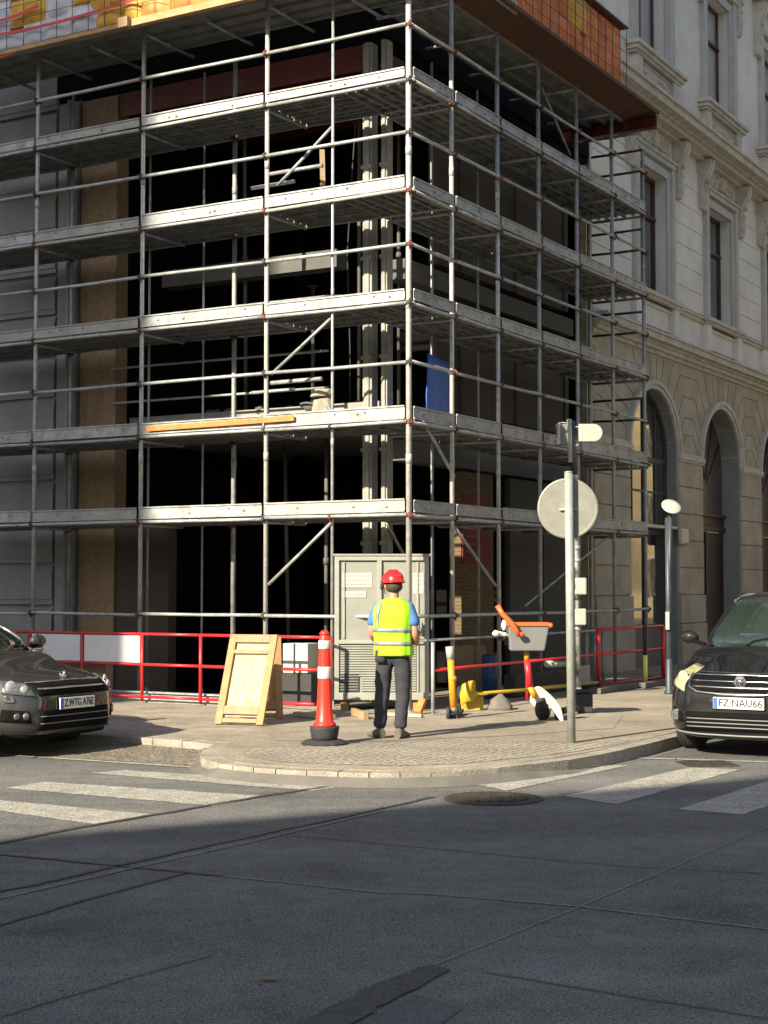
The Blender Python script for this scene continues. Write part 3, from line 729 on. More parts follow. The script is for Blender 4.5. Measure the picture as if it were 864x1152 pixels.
def meshpanel(side, s0, s1, z0, z1):
    m = MB(); n = round((s1-s0)/.31)
    for i in range(n+1):
        u = s0+(s1-s0)*i/n
        if side == 'L': m.tube(W(u, -.50, z0), W(u+.01, -.505, z1), .006, 5, m=WIRE, cap=False)
        else: m.tube(W(-.50, u, z0), W(-.505, u+.01, z1), .006, 5, m=WIRE, cap=False)
    k = round((z1-z0)/.20)
    for j in range(k+1):
        v = z0+(z1-z0)*j/k
        if side == 'L': m.tube(W(s0, -.508, v), W(s1, -.508, v+.01), .005, 5, m=WIRE, cap=False)
        else: m.tube(W(-.508, s0, v), W(-.508, s1, v+.01), .005, 5, m=WIRE, cap=False)
    return m.build('wire_mesh', None, sf)
def palL(u, v):
    r = RND.random()
    if u > 6.05: return PACKW if r < .93 else PACKY
    if u > 5.6: return PACKY if v > 9.9 or r < .5 else PACKW
    if u > 4.9: return PACKW if v < 10.0 or r < .35 else PACKY
    if u > 4.1: return PACKY
    return PACKO if r < .7 else PACKY
def palR(u, v):
    r = RND.random(); return PACKR if r < .5 else PACKO if r < .93 else PACKY
for s0, s1 in ((2.0, 4.1), (4.1, 5.9), (5.9, 7.6), (7.6, 9.0)):
    packs('L', s0, s1, ZT-.05, ZT+1.4, .5, palL); meshpanel('L', s0, s1, ZT-.05, ZT+1.4)
packs('L', -.4, 2.0, ZT+.0, ZT+1.4, .4, palL)
for s0, s1 in ((2.15, 4.3), (4.3, 6.42)):
    packs('R', s0, s1, ZT+.10, ZT+1.13, .55, palR); meshpanel('R', s0, s1, ZT+.10, ZT+1.13)
m = MB(); m.sbox(-.53, -.22, 2.1, 6.45, ZT+1.14, ZT+1.17); m.build('barrier_cap', WIRE, sf)
for (p, q) in (((-30, 44), (155, -2)), ((-30, 28), (43, 6)), ((-30, 66), (30, 52))):
    m = MB(); A = fb(*p, -.53); B = fb(*q, -.53)
    for i in range(8):
        u, v = i/8, (i+1)/8; sg = lambda t_: -.06*math.sin(math.pi*t_)
        m.beam(W(A[0]+(B[0]-A[0])*u, -.53, A[1]+(B[1]-A[1])*u+sg(u)), W(A[0]+(B[0]-A[0])*v, -.53, A[1]+(B[1]-A[1])*v+sg(v)), .004, .045)
    m.build('red_tape', TAPE, sf)

# things lying on the scaffold
def lump(name, c, r, mt, label, cat, group=None, lump_=.35):
    m = MB(); m.ball(c, r[0], r[1], r[2], 14, 9, lump=lump_)
    return single(m.build(name, mt), label, cat, group)
def onL(x, y, b):
    a_, z = fb(x, y, b); return W(a_, b, z)
def onR(x, y, a):
    b_, z = fa(x, y, a); return W(a, b_, z)
dz = LEV[1]+.04
zr = .30
for i, (x, w_, h_, rt) in enumerate(((360, .20, .19, .1), (364, .15, .23, .5), (361, .14, .12, -.3))):
    c = onL(x, 430, .55-.05*i); hz = dz+[0, .19, .42][i]
    m = MB(); r2 = random.Random(i+3); n_ = 7; R1 = [(w_*(.8+.4*r2.random())*math.cos(2*math.pi*k/n_+rt), w_*.7*(.8+.4*r2.random())*math.sin(2*math.pi*k/n_+rt)) for k in range(n_)]
    vs = [Vector((c.x+x_, c.y+y_, hz+.01*r2.random())) for x_, y_ in R1]+[Vector((c.x+x_*(.75+.3*r2.random())+.03*i, c.y+y_*.85, hz+h_*(.8+.25*r2.random()))) for x_, y_ in R1]
    m.add(vs, [tuple(range(n_)), tuple(range(2*n_-1, n_-1, -1))]+[(k, n_+k, n_+(k+1) % n_, (k+1) % n_) for k in range(n_)])
    single(m.build('rubble_stone', STONE, bevel=.015), ['lowest pale rubble stone of the pile on the second scaffold deck', 'middle pale rubble stone of the pile on the second scaffold deck', 'topmost pale rubble stone of the pile on the second scaffold deck'][i], 'stone', 'rubble stones on the scaffold deck')
c = onL(372, 330, .5); lump('sandbag', Vector((c.x, c.y, LEV[2]+.04+.13)), (.38, .2, .14), SACK, 'grey sandbag lying on the third scaffold deck left of the corner', 'sandbag')
# timber post with ties on level 4
c = onL(364, 185, .55)
m = MB(); m.beam(Vector((c.x, c.y, LEV[3]+.04)), Vector((c.x-.02, c.y, LEV[3]+.9)), .09, .07); m.build('x', WOOD); o = col.objects['x'] if 'x' in col.objects else None
o.name = 'timber_post'; single(o, 'short upright timber behind the diagonal tube on the fourth scaffold deck', 'timber')
def tube_thing(name, p, q, r, mt, label, cat, group=None):
    m = MB(); m.tube(p, q, r, 8); return single(m.build(name, mt), label, cat, group)
tube_thing('loose_tube', onL(303, 196, .5), onL(363, 186, .5), .028, GALV, 'upper loose steel tube resting behind the highest diagonal brace', 'tube', 'loose tubes on the scaffold')
tube_thing('loose_tube', onL(283, 212, .45), onL(331, 204, .45), .028, GALV, 'lower loose steel tube resting behind the highest diagonal brace', 'tube', 'loose tubes on the scaffold')
tube_thing('loose_tube', onL(305, 431, .5), onL(362, 426, .5), .03, GALV, 'upper loose steel tube beside the rubble stones', 'tube', 'loose tubes on the scaffold')
tube_thing('loose_tube', onL(283, 442, .5), onL(331, 438, .5), .024, GALV, 'lower loose steel tube left of the rubble stones', 'tube', 'loose tubes on the scaffold')
m = MB(); c = onL(385, 457, .5)
for k in range(4): m.beam(Vector((c.x-.1+.05*k, c.y, LEV[1]+.05)), Vector((c.x-.28+.07*k, c.y-.02, LEV[1]+.42-.06*k)), .02, .03)
single(m.build('offcut_bundle', GALV), 'small bundle of metal offcuts on the deck right of the rubble stones', 'offcuts')
# blue tarp hanging on right side
rows = []
p0 = onR(481, 400, .55); p1 = onR(505, 400, .75)
for j in range(13):
    v = j/12; row = []
    for i in range(13):
        u = i/12; w_ = .05*math.sin(u*14+v*3)*(.3+v)+.03*noise.noise(Vector((u*4, v*5, 1)))
        p = p0.lerp(p1, u); n_ = Vector((-.5, -.85, 0))
        row.append(Vector((p.x, p.y, 4.96-v*1.05-(.12*(1-u)*(v)))) + n_*w_)
    rows.append(row)
m = MB(); m.grid(rows); o = m.build('blue_tarp', BLUE); s_ = o.modifiers.new('t', 'SOLIDIFY'); s_.thickness = .012
single(o, 'blue tarpaulin hanging on the second deck just right of the scaffold corner', 'tarp')

# ------------------------------------------------------------------ NEIGHBOUR BUILDING
nb = thing('neighbour_building', 'pale historic stucco building with round arches and carved window surrounds', 'building', W(1.25, bN, .12))
FA = 1.25; CEN = [12.25, 16.5, 20.8, 25.1]; ENDB = 27.4
Fp = lambda a: (lambda b, z: W(a, b, z))
# ground floor
AR, SPR = 1.33, 4.36; WT = .52
m = MB()
def arch_pts(c, r, z0, n=18): return [(c-r, z0)]+[(c-r*math.cos(math.pi*i/n), SPR+r*math.sin(math.pi*i/n)) for i in range(n+1)]+[(c+r, z0)]
edges = [bN]+[(CEN[i]+CEN[i+1])/2 for i in range(len(CEN)-1)]+[ENDB]
for i, c in enumerate(CEN):
    l, r_ = edges[i], edges[i+1]
    left = [(l, .1), (c-AR, .1)]+[(c-AR*math.cos(math.pi*k/18), SPR+AR*math.sin(math.pi*k/18)) for k in range(0, 10)]+[(c, 6.5), (l, 6.5)]
    right = [(c+AR, .1), (r_, .1), (r_, 6.5), (c, 6.5)]+[(c-AR*math.cos(math.pi*k/18), SPR+AR*math.sin(math.pi*k/18)) for k in range(9, 19)]
    m.prism(left, Fp(FA), Fp(FA+WT)); m.prism(right, Fp(FA), Fp(FA+WT))
m.sbox(FA, FA+WT, ENDB, 60, .1, 6.5)
m.build('ground_floor_wall', STUCG, nb)
# rusticated pier blocks and plinth
m = MB()
piers = [(bN+.02, CEN[0]-AR)]+[(CEN[i]+AR, CEN[i+1]-AR) for i in range(len(CEN)-1)]
for (l, r_) in piers:
    m = MB()
    for k in range(5):
        z0 = 1.55+k*.565; m.sbox(FA-.035, FA+.01, l+.03, r_-.03, z0+.012, z0+.553)
    m.sbox(FA-.10, FA+.01, l+.02, r_-.02, .12, .95); m.sbox(FA-.075, FA+.01, l+.02, r_-.02, .965, 1.54)
    m.build('rusticated_pier', STUCG, nb, bevel=.008)
for (l, r_) in piers:
    m = MB(); m.sbox(FA-.09, FA+.03, l-.0, r_+.0, 4.38, 4.47); m.sbox(FA-.06, FA+.03, l+.01, r_-.01, 4.47, 4.52); m.sbox(FA-.06, FA+.03, l+.01, r_-.01, 4.33, 4.38)
    m.build('impost_moulding', TRIM, nb)
# joints of voussoirs and chevron courses
m = MB()
def joint(p, q, w_=.016): 
    m.beam(W(FA-.001, *p), W(FA-.001, *q), .008, w_, up=Rd.cross(Vector((0, 0, 1)))) if False else m.beam(W(FA, *p), W(FA, *q), w_, .008, up=Ld)
def pol(c, r, deg): return (c-r*math.cos(math.radians(deg)), SPR+r*math.sin(math.radians(deg)))
for i, c in enumerate(CEN):
    for dg in (60, 73, 84, 96, 107, 120):
        e = (6.35-SPR)/math.sin(math.radians(dg)); joint(pol(c, AR+.2, dg), pol(c, e, dg))
    if i+1 < len(CEN):
        c2 = CEN[i+1]; mid = (c+c2)/2
        for (dg, kz, kx) in ((46, 6.15, .55), (30, 5.72, .38), (16, 5.28, .28), (4, 4.92, .22)):
            A = pol(c, AR+.2, 180-dg); B = pol(c2, AR+.2, dg)
            joint(A, (mid-kx, kz)); joint((mid-kx, kz), (mid+kx, kz)); joint((mid+kx, kz), B)
    if i == 0:
        for (dg, kz, kx) in ((46, 6.15, .55), (30, 5.72, .38), (16, 5.28, .28)):
            B = pol(c, AR+.2, dg); joint((bN+.1+(.5-kx), kz), B)
m.build('stone_joint', MORT, nb)
# archivolts
for c in CEN:
    m = MB(); n = 24; 
    for k in range(n):
        t0, t1 = math.pi*k/n, math.pi*(k+1)/n
        for (r0, r1, pr) in ((AR-.0, AR+.09, .05), (AR+.09, AR+.17, .085)):
            q = [(c-r0*math.cos(t0), SPR+r0*math.sin(t0)), (c-r1*math.cos(t0), SPR+r1*math.sin(t0)), (c-r1*math.cos(t1), SPR+r1*math.sin(t1)), (c-r0*math.cos(t1), SPR+r0*math.sin(t1))]
            m.prism(q, Fp(FA-pr), Fp(FA+.005))
    m.build('archivolt', TRIM, nb)
# grey plaster lining of each arch
for c in CEN:
    m = MB(); outer_ = arch_pts(c, AR-.004, .12, 24); rows = [[W(FA+.01, *p) for p in outer_], [W(FA+WT-.02, *p) for p in outer_]]
    m.grid(rows); o = m.build('arch_reveal', REVG, nb)
# arch A window
def arch_fill(c, a0, a1, mt, r=AR-.01, z0=.12, name='x', parent=nb):
    m = MB(); m.prism(arch_pts(c, r, z0, 24), Fp(a0), Fp(a1)); return m.build(name, mt, parent)
c = CEN[0]; fa0 = FA+.24
w = MB(); n = 24; ro, ri = AR-.006, AR-.09
for k in range(n):
    t0, t1 = math.pi*k/n, math.pi*(k+1)/n
    q = [(c-ri*math.cos(t0), SPR+ri*math.sin(t0)), (c-ro*math.cos(t0), SPR+ro*math.sin(t0)), (c-ro*math.cos(t1), SPR+ro*math.sin(t1)), (c-ri*math.cos(t1), SPR+ri*math.sin(t1))]
    w.prism(q, Fp(fa0-.04), Fp(fa0+.04))
for x0, x1, z0, z1 in ((c-ro, c-ri, .9, SPR), (c+ri, c+ro, .9, SPR), (c-.04, c+.04, .9, SPR+ri), (c-ro, c+ro, 4.24, 4.34), (c-ro, c+ro, 2.78, 2.98), (c-ro, c+ro, .86, .96), (c-ri, c+ri, 3.62, 3.66), (c-.68, c-.64, 3.0, SPR+1.05), (c+.64, c+.68, 3.0, SPR+1.05)):
    w.sbox(fa0-.03, fa0+.03, x0, x1, z0, z1)
GLW = mat('old_window_glass', (.02, .022, .022), .05, 0, .2, 2, .12, 2.2, spec=1.0, coat=.5)
wo = w.build('arched_window', mat('dark_green_grey_frame', (.04, .045, .045), .5), nb)
m = MB(); m.prism(arch_pts(c, AR-.05, .9, 24), Fp(fa0+.0), Fp(fa0+.02)); m.build('pane', GLW, wo)
m = MB(); m.sbox(fa0-.05, fa0+.02, c-AR+.01, c+AR-.01, .12, .86); m.build('window_apron', mat('grey_apron', (.10, .105, .10), .7), nb)
m = MB(); m.sbox(FA-.02, fa0-.05, c-AR+.3, c+AR-.01, 2.90, 2.96); m.build('white_awning_strip', WHB, nb)
m = MB(); m.sbox(FA+.5, FA+.52, c-AR+.1, c+.0, 2.2, 2.75); 
# arches B, C, D : deep porches with doors
for i, c in enumerate(CEN[1:]):
    a0 = FA+WT-.12
    dm = MB(); dm.prism([(c-AR+.02, .12), (c+AR-.02, .12), (c+AR-.02, 2.95), (c-AR+.02, 2.95)], Fp(a0), Fp(a0+.06))
    for x0 in (c-AR+.12, c+.08):
        for z0, z1 in ((.3, 1.1), (1.25, 2.7)):
            dm.sbox(a0-.03, a0+.01, x0, x0+AR-.24, z0, z0+.06); dm.sbox(a0-.03, a0+.01, x0, x0+AR-.24, z1-.06, z1)
            dm.sbox(a0-.03, a0+.01, x0, x0+.06, z0, z1); dm.sbox(a0-.03, a0+.01, x0+AR-.3, x0+AR-.24, z0, z1)
    dm.sbox(a0-.04, a0, c-.03, c+.03, .12, 2.95)
    do = dm.build('double_door', DOORM, nb)
    h = MB(); h.tube(W(a0-.03, c-.10, 1.1), W(a0-.08, c-.10, 1.1), .012); h.tube(W(a0-.08, c-.10, 1.1), W(a0-.08, c-.22, 1.1), .012); h.build('handle', CHROME, do)
    m = MB(); m.sbox(a0-.06, a0+.06, c-AR+.02, c+AR-.02, 2.96, 3.08); m.sbox(a0-.09, a0+.06, c-AR+.02, c+AR-.02, 3.3, 3.36); m.sbox(a0-.02, a0+.06, c-AR+.02, c+AR-.02, 3.09, 3.3); m.build('door_transom', DOORM, nb)
    f = MB(); f.prism([(c-AR+.02, 3.37)]+[(c-(AR-.01)*math.cos(math.pi*k/20), SPR+(AR-.01)*math.sin(math.pi*k/20)) for k in range(21)]+[(c+AR-.02, 3.37)], Fp(a0+.02), Fp(a0+.06)); fo = f.build('fanlight', mat('dusty_fanlight', (.05, .045, .04), .35, 0, .3, 5), nb)
    g = MB()
    for k in range(1, 6):
        t_ = math.pi*k/6; g.beam(W(a0+.01, c-.2*math.cos(t_), SPR-.4+.2*math.sin(t_)), W(a0+.01, c-(AR-.03)*math.cos(t_), SPR+(AR-.03)*math.sin(t_)), .02, .03)
    g.build('fanlight_bars', DOORM, fo)
# lower cornice
def cornice(zs, name, mt=TRIM, b0=bN-.0, b1=60):
    m = MB()
    for (z0, z1, pr) in zs: m.sbox(FA-pr, FA+.02, b0, b1, z0, z1)
    return m.build(name, mt, nb)
cornice([(6.40, 6.47, .05), (6.47, 6.55, .13), (6.55, 6.60, .18), (6.60, 6.72, .30), (6.72, 6.76, .34)], 'string_cornice')
# first floor wall with openings
def wall_open(z0, z1, w0, w1, hw, mt, name, thick=.5):
    m = MB(); b = bN
    for c in CEN:
        m.sbox(FA, FA+thick, b, c-hw, z0, z1); m.sbox(FA, FA+thick, c-hw, c+hw, z0, w0); m.sbox(FA, FA+thick, c-hw, c+hw, w1, z1); b = c+hw
    m.sbox(FA, FA+thick, b, 60, z0, z1)
    return m.build(name, mt, nb)
HW = .78
wall_open(6.5, 11.0, 7.62, 10.12, HW, STUC, 'first_floor_wall')
wall_open(11.0, 16.4, 12.42, 15.0, HW, STUC, 'second_floor_wall')
m = MB(); m.sbox(FA, FA+.5, bN, 60, 16.4, 20.5); m.build('third_floor_wall', STUC, nb)
b = bN
for c in CEN+[ENDB+1.2]:
    m = MB()
    for k in range(7):
        z0 = 7.62+k*.44; m.sbox(FA-.022, FA+.005, b+.02, c-1.22, z0+.008, z0+.432)
    b = c+1.22
    m.build('first_floor_banding', STUC, nb)
# pedestal course below first-floor windows
m = MB(); m.sbox(FA-.06, FA+.01, bN, 60, 7.44, 7.52); m.sbox(FA-.10, FA+.01, bN, 60, 7.52, 7.56)
m.sbox(FA-.04, FA+.01, bN, 60, 6.77, 6.86)
m.build('sill_course', TRIM, nb)
for c in CEN:
    m = MB(); m.sbox(FA-.22, FA+.01, c-1.30, c+1.30, 7.50, 7.58); m.sbox(FA-.17, FA+.01, c-1.26, c+1.26, 7.44, 7.50); m.build('window_sill', TRIM, nb)
    m = MB()
    for s_ in (-1, 1): m.sbox(FA-.13, FA+.01, c+s_*1.08-.14, c+s_*1.08+.14, 6.87, 7.44)
    m.sbox(FA-.05, FA+.01, c-.94, c+.94, 6.93, 6.97); m.sbox(FA-.05, FA+.01, c-.94, c+.94, 7.34, 7.38)
    m.build('sill_pedestal', STUC, nb)
    # surround
    m = MB()
    for s_ in (-1, 1):
        e0, e1 = sorted((c+s_*HW, c+s_*(HW+.17))); m.sbox(FA-.05, FA+.01, e0, e1, 7.59, 10.29)
        e0, e1 = sorted((c+s_*(HW+.17), c+s_*(HW+.34))); m.sbox(FA-.10, FA+.01, e0, e1, 7.59, 10.35)
    m.sbox(FA-.05, FA+.01, c-HW, c+HW, 10.12, 10.29); m.sbox(FA-.12, FA+.01, c-HW-.34, c+HW+.34, 10.351, 10.45)
    m.sbox(FA-.16, FA+.01, c-HW-.38, c+HW+.38, 10.45, 10.50)
    m.build('window_surround', TRIMB, nb)
def console(c, z1, h, w_, pr, mt=TRIM):
    m = MB(); n = 14; rows = []
    prof = []
    for k in range(n+1):
        v = k/n; p = pr*(.35+.65*(v**1.3))+.05*math.sin(v*9.0)*pr*3
        prof.append((max(.03, p), z1-h+h*v))
    for k in range(n):
        (p0, z0), (p1, zz1) = prof[k], prof[k+1]
        for (u0, u1, q) in ((-w_/2, -w_*.22, .0), (-w_*.22, w_*.22, .025), (w_*.22, w_/2, .0)):
            m.hexa([W(FA, c+u0, z0), W(FA, c+u1, z0), W(FA-p0-q, c+u1, z0), W(FA-p0-q, c+u0, z0), W(FA, c+u0, zz1), W(FA, c+u1, zz1), W(FA-p1-q, c+u1, zz1), W(FA-p1-q, c+u0, zz1)])
    for k in range(5): m.ball(W(FA-pr*(.95-.12*k), c, z1-.1-k*h*.17), .05, .06, .06-.004*k, 8, 5)
    m.tube(W(FA-pr*.8, c-w_*.55, z1-.13), W(FA-pr*.8, c+w_*.55, z1-.13), .075, 10)
    m.tube(W(FA-pr*.3, c-w_*.55, z1-h+.08), W(FA-pr*.3, c+w_*.55, z1-h+.08), .05, 10)
    return m.build('console', mt, nb)
def relief(c, z0, z1, hw, mt=TRIM, name='carved_panel', big=False, dep=.03):
    m = MB(); r2 = random.Random(5)
    m.sbox(FA-dep, FA+.01, c-hw, c+hw, z0, z1); zc = (z0+z1)/2; h = (z1-z0)/2
    for s_ in (-1, 1):
        m.sbox(FA-dep-.025, FA-dep+.002, c+s_*hw-.03, c+s_*hw+.03, z0, z1)
    m.sbox(FA-dep-.025, FA-dep+.001, c-hw+.031, c+hw-.031, z1-.04, z1); m.sbox(FA-dep-.025, FA-dep+.001, c-hw+.031, c+hw-.031, z0, z0+.04)
    n = int(hw/.11)
    for k in range(-n, n+1):
        x = k*hw*.86/n; m.ball(W(FA-dep, c+x, zc+.35*h*math.sin(k*1.9)), .055, .055, .05, 8, 5)
        R_ = Matrix.Rotation(k*.9, 3, 'X'); m.ball(W(FA-dep, c+x+.03, zc-.3*h*math.sin(k*1.9)), .03, .03, .09, 8, 5)
        if k % 2: m.path([W(FA-dep-.02, c+x+.07*math.cos(t_*.8), zc+.09*math.sin(t_*.8)) for t_ in range(7)], .014, 5)
    if big:
        m.ball(W(FA-dep-.02, c, zc+.05), .12, .10, .19, 12, 8)
        for s_ in (-1, 1):
            for k in range(5): m.ball(W(FA-dep-.01, c+s_*(.16+.09*k), zc+.10-.07*k+.03*math.sin(k*3)), .06, .07, .075-.006*k, 8, 5)
    return m.build(name, mt, nb)
for c in CEN:
    for s_ in (-1, 1): console(c+s_*1.34, 10.98, 1.15 if s_ > 0 else 1.05, .30, .30)
    relief(c, 10.52, 10.96, .9, big=True)
# main cornice
cornice([(10.98, 11.05, .16), (11.05, 11.13, .34), (11.13, 11.18, .42), (11.18, 11.32, .60), (11.32, 11.38, .66), (11.38, 11.42, .60), (11.42, 11.47, .35)], 'main_cornice')
for c in CEN:
    m = MB(); m.sbox(FA-.30, FA+.01, c-1.42, c+1.42, 12.30, 12.38); m.sbox(FA-.24, FA+.01, c-1.36, c+1.36, 12.22, 12.30); m.sbox(FA-.19, FA+.01, c-1.30, c+1.30, 12.17, 12.22); m.build('window_sill', TRIM, nb)
    relief(c, 11.62, 12.14, .85, dep=.08)
    m = MB()
    for s_ in (-1, 1): m.sbox(FA-.17, FA+.01, c+s_*1.05-.16, c+s_*1.05+.16, 11.48, 12.165)
    m.sbox(FA-.12, FA+.01, c-.88, c+.88, 11.48, 11.6)
    m.build('sill_pedestal', TRIM, nb)
    m = MB()
    for s_ in (-1, 1):
        e0, e1 = sorted((c+s_*HW, c+s_*(HW+.16))); m.sbox(FA-.05, FA+.01, e0, e1, 12.39, 15.2)
        e0, e1 = sorted((c+s_*(HW+.16), c+s_*(HW+.40))); m.sbox(FA-.10, FA+.01, e0, e1, 12.39, 15.25)
    m.sbox(FA-.05, FA+.01, c-HW, c+HW, 15.0, 15.2); m.sbox(FA-.14, FA+.01, c-HW-.42, c+HW+.42, 15.251, 15.38)
    m.build('window_surround', TRIMB, nb)
    for s_ in (-1, 1): console(c+s_*1.36, 15.9, 1.3, .3, .28)
    m = MB(); m.sbox(FA-.45, FA+.01, c-1.65, c+1.65, 15.92, 16.1); m.sbox(FA-.35, FA+.01, c-1.55, c+1.55, 16.1, 16.2); m.build('window_hood', TRIM, nb)
# sash windows
def sash(c, z0, z1, curtain):
    a0 = FA+.26; f = MB()
    zt = z0+(z1-z0)*.66
    for x0, x1, y0, y1 in ((c-HW, c-HW+.08, z0, z1), (c+HW-.08, c+HW, z0, z1), (c-.05, c+.05, z0, z1)): f.sbox(a0-.04, a0+.04, x0, x1, y0, y1)
    for y0, y1 in ((z0, z0+.09), (z1-.08, z1), (zt-.05, zt+.05)): f.sbox(a0-.038, a0+.038, c-HW+.08, c+HW-.08, y0, y1)
    f.sbox(a0-.07, a0-.041, c-HW+.02, c+HW-.02, zt-.03, zt+.03)
    fo = f.build('window', BROWNW, nb)
    g = MB(); g.sbox(a0, a0+.02, c-HW+.05, c+HW-.05, z0+.05, z1-.05); g.build('pane', curtain, fo)
    m = MB(); m.sbox(FA-.0, a0-.05, c-HW+.0, c+HW-.0, z0-.005, z0+.012); m.build('sill_flashing', GALVD, nb)
for c in CEN:
    sash(c, 7.63, 10.12, GLASS); sash(c, 12.43, 15.0, CURT)
# wall lamp on the pier
p = onR(766.5, 603, FA-.04); b_, z_ = fa(766.5, 603, FA-.04)
m = MB(); m.sbox(FA-.14, FA-.036, b_-.28, b_+.22, z_-.19, z_+.16); o = m.build('wall_lamp', WHB, bevel=.05); single(o, 'small white square wall lamp on the stone pier beside the arched window', 'wall lamp')

# ------------------------------------------------------------------ RED SITE FENCES
def zat(x, y, b): return fb(x, y, b)[1]
FB_ = -.45
fr = thing('site_fence', 'long red tube site fence with white infill panels at the left of the worker', 'fence', W(4.5, FB_, .12), 'red site fences')
fx = [372, 299, 225.7, 160, 92.7, 33.7]; fpos = [fb(x, 740, FB_)[0] for x in fx]; fpos += [fpos[-1]+1.1, fpos[-1]+2.2]
zt_, zm, zb = zat(300, 716, FB_), zat(300, 752, FB_), zat(300, 790, FB_)
def rb(parent, p0, p1, r=.021, name='rail', mt=REDP): m = MB(); m.tube(p0, p1, r, 8); return m.build(name, mt, parent)
for i in range(len(fpos)-1):
    for z in (zt_, zm, zb): rb(fr, W(fpos[i], FB_, z), W(fpos[i+1], FB_, z))
for a in fpos:
    rb(fr, W(a, FB_, .14), W(a, FB_, zt_), .023, 'fence_post')
for i in (3, 4):
    m = MB(); m.sbox(fpos[i]+.04, fpos[i+1]-.04, FB_-.008, FB_+.008, zm+.025, zt_-.025); m.build('white_panel', WHITEP, fr)
m = MB(); m.sbox(fpos[5]+.04, fpos[6]-.04, FB_-.008, FB_+.008, zm+.025, zt_-.025); m.build('grey_panel', GREYP, fr)
AF = -.5
f2 = thing('site_fence', 'red tube site fence along the right pavement between cabinet and drainpipe', 'fence', W(AF, 4, .12), 'red site fences')
def fz(x, y): return fa(x, y, AF)
bs = [fz(487, 750)[0], fz(593, 750)[0], fz(673, 740)[0], fz(746, 740)[0]]
zmid = [fz(487, 752)[1], fz(593, 744)[1], fz(673, 737)[1], fz(746, 730)[1]]
zm2 = sum(zmid)/4
ztp = fz(710, 706)[1]; zlo = fz(710, 769-3)[1]
for i in range(3):
    rb(f2, W(AF, bs[i], zm2), W(AF, bs[i+1], zm2))
rb(f2, W(AF, bs[2], ztp), W(AF, bs[3], ztp)); rb(f2, W(AF, bs[2], zlo), W(AF, bs[3], zlo), .019)
for i, b in enumerate(bs):
    rb(f2, W(AF, b, .14), W(AF, b, ztp if i > 1 else (zm2+.35 if i == 0 else zm2)), .034 if i in (2, 3) else .024, 'fence_post', REDP if i else GALVD)
m = MB(); m.sbox(AF-.3, AF+.3, bs[3]-.06, bs[3]+.06, .125, .2); m.sbox(AF-.3, AF+.3, bs[2]-.06, bs[2]+.06, .125, .2); m.build('fence_foot', RUBB, f2)

# boards and bits behind / against the left fence
def slab(px4, thick, mt, name, label, cat, plane_b=None, group=None):
    pass
gb = thing('wooden_door_panel', 'pale wooden framed panel leaning on the red fence, in front', 'wooden panel', G(270, 814), 'leaning wooden panels')
def leaning(root, bl, br, h, lean, w_off=0, frame=True, mt=WOODS, fmt=WOOD):
    """panel with its foot from bl to br, leaning back by `lean` metres over height h, sheared by w_off"""
    x = (br-bl); wd = x.length; x.normalize(); nrm = Vector((-x.y, x.x, 0))
    if nrm.y < 0: nrm = -nrm
    up = (Vector((0, 0, 1))*h+nrm*lean+x*w_off); L_ = up.length; up.normalize(); dn = x.cross(up).normalized()
    if dn.y > 0: dn = -dn
    T = lambda u, v, d: bl+x*u+up*v+dn*d
    def bx(mb_, u0, u1, v0, v1, d0, d1): mb_.hexa([T(u0, v0, d0), T(u1, v0, d0), T(u1, v0, d1), T(u0, v0, d1), T(u0, v1, d0), T(u1, v1, d0), T(u1, v1, d1), T(u0, v1, d1)])
    m = MB(); bx(m, 0.05, wd-.05, .1, L_-.05, 0, .014); m.build('board', mt, root)
    if frame:
        for (u0, u1, v0, v1) in ((0, .085, 0, L_), (wd-.085, wd, 0, L_), (.086, wd-.086, L_-.10, L_), (.086, wd-.086, L_-.24, L_-.19), (.086, wd-.086, .12, .22), (.086, wd-.086, .02, .07)):
            m = MB(); bx(m, u0, u1, v0, v1, .014, .05); m.build('frame_plank', fmt if v0 != 0 else (WOODF if u0 > 0 or True else fmt), root, bevel=.004)
leaning(gb, G(243, 815.5), G(297, 817), 1.02, .42, .02)
g2 = thing('wooden_door_panel', 'second darker wooden panel half hidden behind the front leaning one', 'wooden panel', G(305, 808), 'leaning wooden panels')
leaning(g2, G(262, 810), G(318, 809), .98, .2, .0, True, WOODF, WOODF)
tb = thing('chipboard_sheet', 'tan chipboard sheet leaning behind the red fence below the white panel', 'board', W(5, -.1, .12))
leaning(tb, W(5.95, -.2, .125), W(4.85, -.2, .125), .62, .12, 0, False, OSB)
m = MB(); m.sbox(2.6, 6.9, -.36, -.26, .125, .16); m.sbox(2.6, 6.9, -.315, -.305, .16, .25); m.sbox(2.6, 6.9, -.36, -.26, .25, .27)
single(m.build('steel_beam', GALVD), 'long galvanised steel beam lying on the ground behind the left fence', 'steel beam')
m = MB(); m.sbox(2.4, 5.2, .1, .2, .125, .2); m.beam(W(2.35, -.35, .15), W(3.1, .05, .22), .1, .04)
single(m.build('timber_beam', WOODF), 'weathered timber lying behind the steel beam at the foot of the scaffold', 'timber')
wb = thing('white_box', 'pale stacked boxes seen through the fence left of the red and white post', 'box', onL(331, 760, .2).xy.to_3d())
p = onL(331, 740, .2)
for i, (x0, x1, y0, y1) in enumerate(((318, 330, 724, 757), (332, 346, 724, 757))):
    a0, z0 = fb(x0, y1, .2); a1, z1 = fb(x1, y0, .2)
    m = MB(); m.sbox(a1, a0, .2, .5, z0, z1); m.build('carton', PAPER, wb, bevel=.01)
a0, z0 = fb(316, 790, .18); a1, z1 = fb(350, 758, .18)
m = MB(); m.sbox(a1, a0, .18, .6, .125, z1-.005); single(m.build('dark_crate', RUBB), 'low black crate below the pale boxes behind the fence', 'crate')

